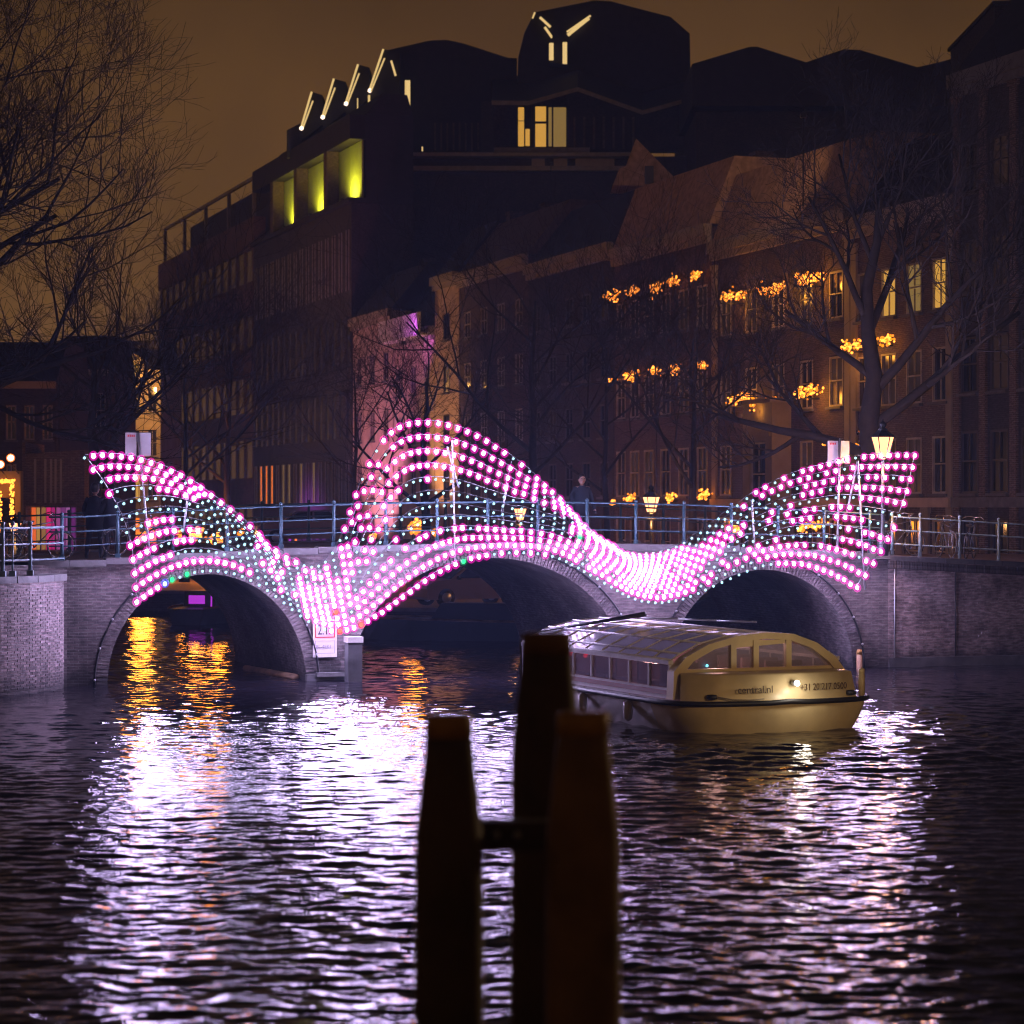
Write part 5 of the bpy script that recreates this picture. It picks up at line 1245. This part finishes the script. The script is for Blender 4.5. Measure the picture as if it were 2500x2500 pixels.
# ================================================================== CAR, SLOOPS, BICYCLES, PEOPLE
def car(x, y, Y, yaw, label, m, nm='parked_car'):
    p = P(x, y, Y); r = thing(nm, (p.x, p.y, p.z), label, 'car', rz=yaw)
    L, Wd = 3.9, 1.65
    prof = [(-1.95, .32), (-1.92, .72), (-1.62, .86), (-1.0, .93), (-.42, 1.34), (.95, 1.40), (1.62, .98), (1.92, .88), (1.95, .40), (1.9, .26), (-1.9, .24)]
    mb = MB(); inner = .13; n = len(prof); vs = []
    for s in (-1, 1):
        for a, z in prof: vs.append((a, s*(Wd/2-(max(0, z-.9))*.42), z))
    fs = [tuple(range(n-1, -1, -1)), tuple(range(n, 2*n))]+[(i, (i+1) % n, n+(i+1) % n, n+i) for i in range(n)]
    mb.add(vs, fs); mb2 = mb.mesh('body', m); obj('body', mb2, r)
    g = MB()
    for s in (-1, 1):
        q = lambda z: s*(Wd/2-(z-.9)*.42+.006)
        g.add([(-.85, q(.96), .96), (-.36, q(1.28), 1.28), (.22, q(1.32), 1.32), (.22, q(.96), .96)], [(0, 1, 2, 3)]); g.add([(.30, q(.96), .96), (.30, q(1.32), 1.32), (.88, q(1.33), 1.33), (1.35, q(1.0), 1.0)], [(0, 1, 2, 3)])
    g.add([(-.99, -.72, .945), (-.46, -.6, 1.33), (-.46, .6, 1.33), (-.99, .72, .945)], [(0, 1, 2, 3)]); obj('window', g.mesh('window', M['glass']), r)
    for v in g.v[-4:]: pass
    tm = MB(); tm.tube([(0, -.1, 0), (0, .1, 0)], .31, 18); rm = MB(); rm.tube([(0, -.105, 0), (0, .105, 0)], .18, 12); tmm = tm.mesh('wheel', M['tyre']); rmm = rm.mesh('rim', M['steel'])
    for a in (-1.22, 1.25):
        for s in (-1, 1): wv = obj('wheel', tmm, r, (a, s*(Wd/2-.08), .31)); obj('rim', rmm, wv)
    for s in (-1, 1):
        h = MB(); h.box((-1.93, s*.6, .68), (.08, .3, .14)); obj('headlight', h.mesh('headlight', M['white']), r)
        h = MB(); h.box((-.8, s*.93, .98), (.1, .16, .12)); obj('mirror', h.mesh('mirror', M['black']), r)
    return r
car(1142, 1478, 84, math.radians(28), 'beige hatchback parked on the quay seen through the middle arch', M['car'])
car(745, 1330, 98, math.radians(10), 'dark van like car washed purple behind the railing left of centre', mat('purple_lit_car_paint', (.16,.1,.14), .3))  # purple wash on the dark car is put into its colour
def sloop(x, Y, yaw, L, wd, label, m, lamp=None):
    p = P(x, 0, Y); r = thing('moored_sloop', (p.x, Y, 0), label, 'boat', 'small boats moored beyond the bridge', rz=yaw)
    vs = []; st = [(-L/2, .7), (-L*.3, .95), (0, 1), (L*.25, .9), (L*.42, .5), (L*.52, .04)]
    for a, f in st: vs += [(a, -wd/2*f*.7, -.2), (a, -wd/2*f, .55+.12*(a/L+.5)), (a, wd/2*f, .55+.12*(a/L+.5)), (a, wd/2*f*.7, -.2)]
    mb = MB(); mb.add(vs, [(4*i+k, 4*i+k+1, 4*i+k+5, 4*i+k+4) for i in range(5) for k in (0, 1, 2)]+[(3, 2, 1, 0)]); obj('hull', mb.mesh('hull', m), r)
    mb = MB(); mb.tube([(a, -wd/2*f, .58+.12*(a/L+.5)) for a, f in st], .045, 6); mb.tube([(a, wd/2*f, .58+.12*(a/L+.5)) for a, f in st], .045, 6); obj('gunwale', mb.mesh('gunwale', M['pile_warm']), r)
    mb = MB(); mb.prism([(-L*.3, -.55, .6), (-L*.26, -.5, 1.15), (L*.1, -.5, 1.15), (L*.16, -.55, .6)], Vector((0, 1.05, 0))); obj('cabin', mb.mesh('cabin', M['black']), r)
    if lamp:
        mb = MB(); mb.box((-L*.3-.02, 0, .85), (.03, .6, .3)); obj('lit_hatch', mb.mesh('lit_hatch', M['purple']), r); mb = MB(); mb.tube([(-L*.38, -.7, .55), (-L*.38, -.72, 1.5)], .03, 6); obj('lit_pole', mb.mesh('lit_pole', M['purple']), r)
sloop(1130, 76.2, math.radians(172), 6.0, 1.9, 'dark moored sloop on the far side of the middle arch', M['black'])
sloop(520, 88, math.radians(75), 5.0, 1.9, 'dark moored sloop with a purple lit hatch behind the left arch', M['black'], True)
sloop(1320, 76.8, math.radians(176), 4.6, 1.7, 'small dark moored sloop right of the other one behind the middle arch', M['dark_stone'])
def wooden_beam():
    a = P(600, 1648, 62); b = P(722, 1668, 58.7); a.z = .05; b.z = .05; mb = MB(); mb.tube([a, b], .09, 8); part('floating_beam', mb, M['pile_warm'], label='ochre timber guide beam lying along the water in the left arch', cat='timber beam')
wooden_beam()

BIKE = []
def bicycle(p, yaw, label, lean=.06, col=None):
    if not BIKE:
        wl = MB(); n = 20
        wl.tube([(.33*math.cos(6.2832*i/n), 0, .33*math.sin(6.2832*i/n)) for i in range(n+1)], .017, 5, 0, False)
        rim = MB(); rim.tube([(.305*math.cos(6.2832*i/n), 0, .305*math.sin(6.2832*i/n)) for i in range(n+1)], .010, 4, 0, False)
        for i in range(10): q = i*.6283; rim.tube([(0, 0, 0), (.3*math.cos(q), 0, .3*math.sin(q))], .003, 3, 0, False)
        fr = MB()
        for a, b in (((-.52, 0, .33), (-.12, 0, .30)), ((-.52, 0, .33), (-.24, 0, .82)), ((-.12, 0, .30), (-.26, 0, .88)), ((-.12, 0, .30), (.36, 0, .80)), ((-.24, 0, .80), (.34, 0, .90)), ((.34, 0, .95), (.52, 0, .33)), ((-.52, 0, .70), (-.24, 0, .72)), ((-.52, 0, .70), (-.52, 0, .36))): fr.tube([a, b], .016, 6)
        hb = MB(); hb.tube([(.33, 0, .93), (.30, 0, 1.08)], .014, 6); hb.tube([(.14, -.28, 1.06), (.30, -.18, 1.12), (.32, 0, 1.1), (.30, .18, 1.12), (.14, .28, 1.06)], .012, 6)
        sd = MB(); sd.add([(-.40, -.08, .92), (-.40, .08, .92), (-.12, .02, .93), (-.12, -.02, .93), (-.40, -.07, .86), (-.40, .07, .86), (-.12, .015, .89), (-.12, -.015, .89)], [(0, 3, 2, 1), (4, 5, 6, 7), (0, 1, 5, 4), (2, 3, 7, 6), (0, 4, 7, 3), (1, 2, 6, 5)])
        mg = MB(); mg.tube([(-.52+.36*math.cos(math.radians(a)), 0, .33+.36*math.sin(math.radians(a))) for a in range(10, 180, 17)], .018, 4)
        BIKE.extend([wl.mesh('tyre', M['tyre']), rim.mesh('rim', M['chrome']), fr.mesh('frame', M['bike']), hb.mesh('handlebar', M['chrome']), sd.mesh('saddle', M['rubber']), mg.mesh('mudguard', M['bike'])])
    r = thing('bicycle', p, label, 'bicycle', 'bicycles parked against the railings', rz=yaw); r.rotation_euler = (lean, 0, yaw)
    for a in (-.52, .52): wv = obj('wheel', BIKE[0], r, (a, 0, .345)); obj('rim', BIKE[1], wv)
    for nm, me in zip(('frame', 'handlebar', 'saddle', 'mudguard'), BIKE[2:]): obj(nm, me, r)
for i, (u, t, yw, lab) in enumerate(((10.75, .5, 10, 'bicycle by the lantern pole, nearest the end of the net'), (12.15, .55, 80, 'bicycle seen end on between the two railing posts'), (12.9, .6, 50, 'bicycle turned half away beside the middle railing post'), (15.4, .7, 20, 'bicycle at the right edge behind the railing'))):
    p = W(u, t); bicycle((p.x, p.y, gz(p.x, p.y)+.01), A+math.radians(yw), lab)
for i, (u, t, yw, lab) in enumerate(((-11.35, .7, 5, 'bicycle parked left of the standing people'), (-12.6, .4, -20, 'bicycle behind the corner railing'), (-9.1, .55, 8, 'bicycle leaning on the bridge railing under the left sign'))):
    p = W(u, t); bicycle((p.x, p.y, 2.88 if u < -10 else deck(u)+.01), A+math.radians(yw), lab)

def person(p, yaw, label, coat, h=1.76, pose=0):
    r = thing('person', p, label, 'person', rz=yaw); s = h/1.76
    J = {'pel': (0, 0, .95), 'ch': (0, .0, 1.28), 'nk': (0, 0, 1.47), 'hd': (0, -.02, 1.55), 'hl': (-.10, 0, .90), 'hr': (.10, 0, .90),
         'kl': (-.13, -.03, .50), 'kr': (.15, .02, .50), 'al': (-.14, 0, .08), 'ar': (.20, .05, .08), 'tl': (-.15, -.16, .03), 'tr': (.23, -.10, .03),
         'sl': (-.19, 0, 1.40), 'sr': (.19, 0, 1.40)}
    if pose == 0: J.update(el=(-.27, .05, 1.14), er=(.27, .05, 1.14), wl=(-.20, -.12, .98), wr=(.20, -.12, .98))
    elif pose == 1: J.update(el=(-.25, -.08, 1.16), er=(.25, -.06, 1.15), wl=(-.14, -.30, 1.20), wr=(.14, -.30, 1.18))
    else: J.update(el=(-.30, .0, 1.13), er=(.29, .02, 1.13), wl=(-.30, -.08, .88), wr=(.32, -.10, .88))
    R_ = {'pel': (.17, .12), 'ch': (.19, .13), 'nk': (.065, .065), 'hd': (.05, .05), 'hl': (.11, .11), 'hr': (.11, .11), 'kl': (.07, .07), 'kr': (.07, .07), 'al': (.05, .05), 'ar': (.05, .05), 'tl': (.045, .04), 'tr': (.045, .04), 'sl': (.09, .09), 'sr': (.09, .09), 'el': (.065, .065), 'er': (.065, .065), 'wl': (.045, .045), 'wr': (.045, .045)}
    E = [('pel', 'ch'), ('ch', 'nk'), ('nk', 'hd'), ('pel', 'hl'), ('pel', 'hr'), ('hl', 'kl'), ('hr', 'kr'), ('kl', 'al'), ('kr', 'ar'), ('al', 'tl'), ('ar', 'tr'), ('ch', 'sl'), ('ch', 'sr'), ('sl', 'el'), ('sr', 'er'), ('el', 'wl'), ('er', 'wr')]
    hands = {}
    for sd, wj, ej in ((-1, 'wl', 'el'), (1, 'wr', 'er')):
        d = (Vector(J[wj])-Vector(J[ej])).normalized(); pm = Vector(J[wj])+d*.07; k = 'p%d' % sd; J[k] = tuple(pm); R_[k] = (.035, .022); E.append((wj, k))
        side = d.cross(Vector((0, -1, .2))).normalized()
        for f in range(4):
            kk = 'f%d%d' % (sd, f); J[kk] = tuple(pm+d*(.06+.012*(f in (1, 2)))+side*(.022*(f-1.5))+Vector((0, -.012, 0))); R_[kk] = (.010, .010); E.append((k, kk))
        kk = 't%d' % sd; J[kk] = tuple(Vector(J[wj])+d*.06+Vector((0, -.05, .0))); R_[kk] = (.012, .012); E.append((wj, kk))
    names = list(J); me = bpy.data.meshes.new('body'); me.from_pydata([tuple(Vector(J[k])*s) for k in names], [(names.index(a), names.index(b)) for a, b in E], [])
    o = bpy.data.objects.new('tmp', me); C.objects.link(o); o.modifiers.new('s', 'SKIN'); o.modifiers.new('u', 'SUBSURF').levels = 1
    for i, k in enumerate(names): me.skin_vertices[0].data[i].radius = (R_[k][0]*s, R_[k][1]*s); me.skin_vertices[0].data[i].use_root = (k == 'pel')
    bpy.context.view_layer.update(); m2 = bpy.data.meshes.new_from_object(o.evaluated_get(bpy.context.evaluated_depsgraph_get())); bpy.data.objects.remove(o)
    m2.materials.clear(); [m2.materials.append(x) for x in (coat, M['jeans'], M['skin'], M['rubber'])]
    for pl in m2.polygons:
        c = pl.center/s; pl.use_smooth = True
        pl.material_index = 3 if c.z < .1 else 1 if c.z < .84 else 2 if (c.z > 1.46 or (abs(c.x) > .1 and min((Vector(c)-Vector(J[w_])).dot((Vector(J[w_])-Vector(J[e_])).normalized()) for w_, e_ in (('wl', 'el'), ('wr', 'er'))) > .02 and min((Vector(c)-Vector(J['wl'])).length, (Vector(c)-Vector(J['wr'])).length) < .16)) else 0
    obj('body', m2, r)
    hd = MB(); c = Vector((0, -.02, 1.655))*s
    hd.ball(c, .115*s, 0, 3, (.82, .95, 1.12)); hd.ball(c+Vector((0, -.115, -.01))*s, .022*s, 0, 1, (.8, 1.2, 1.3)); [hd.ball(c+Vector((k*.098, .01, -.01))*s, .026*s, 0, 1, (.4, .8, 1.2)) for k in (-1, 1)]
    [hd.ball(c+Vector((k*.038, -.098, .02))*s, .014*s, 1, 1) for k in (-1, 1)]; hd.ball(c+Vector((0, -.098, -.055))*s, .022*s, 2, 1, (1.1, .5, .35)); obj('head', hd.mesh('head', [M['skin'], M['hair'], M['sign_red']]), r)
    hr = MB(); hr.ball(c+Vector((0, .022, .03))*s, .122*s, 0, 3, (.86, .95, 1.08)); obj('hair', hr.mesh('hair', M['hair']), r)
    ct = MB(); ct.lathe((0, 0, 0), [(.235*s, .72*s), (.225*s, .95*s), (.21*s, 1.2*s), (.20*s, 1.36*s), (.12*s, 1.47*s), (.075*s, 1.5*s)], 14)
    cm_ = ct.mesh('coat', coat)
    for v in cm_.vertices: v.co.y *= .72
    obj('coat', cm_, r)
p = W(on_t(232, 1300, 2.4)[0], 2.4, 2.86); person(tuple(p), A+math.radians(150), 'person in a long dark coat on the left, back to us beside a tree', M['cloth_dark'], 1.80)
p = W(on_t(274, 1300, 1.6)[0], 1.6, 2.90); person(tuple(p), A+math.radians(200), 'person in dark blue jacket next to the left edge of the light net', M['cloth_blue'], 1.72, 1)
u_ = on_t(1420, 1250, 2.6)[0]; p = W(u_, 2.6, deck(u_)); person(tuple(p), A, 'lone person in dark jacket behind the railing right of the bridge crest', M['cloth_blue'], 1.74, 2)

# ================================================================== NIGHT AIR
def haze():
    m = bpy.data.materials.new('night_haze'); m.use_nodes = True; n = m.node_tree.nodes; n.clear(); o = n.new('ShaderNodeOutputMaterial'); v = n.new('ShaderNodeVolumePrincipled')
    v.inputs['Color'].default_value = (.42, .58, 1, 1); v.inputs['Density'].default_value = .00055; v.inputs['Anisotropy'].default_value = .35
    m.node_tree.links.new(v.outputs[0], o.inputs['Volume'])
    mb = MB(); mb.box((0, 165, 19), (400, 560, 46)); part('haze', mb, m, kind='stuff')
haze()
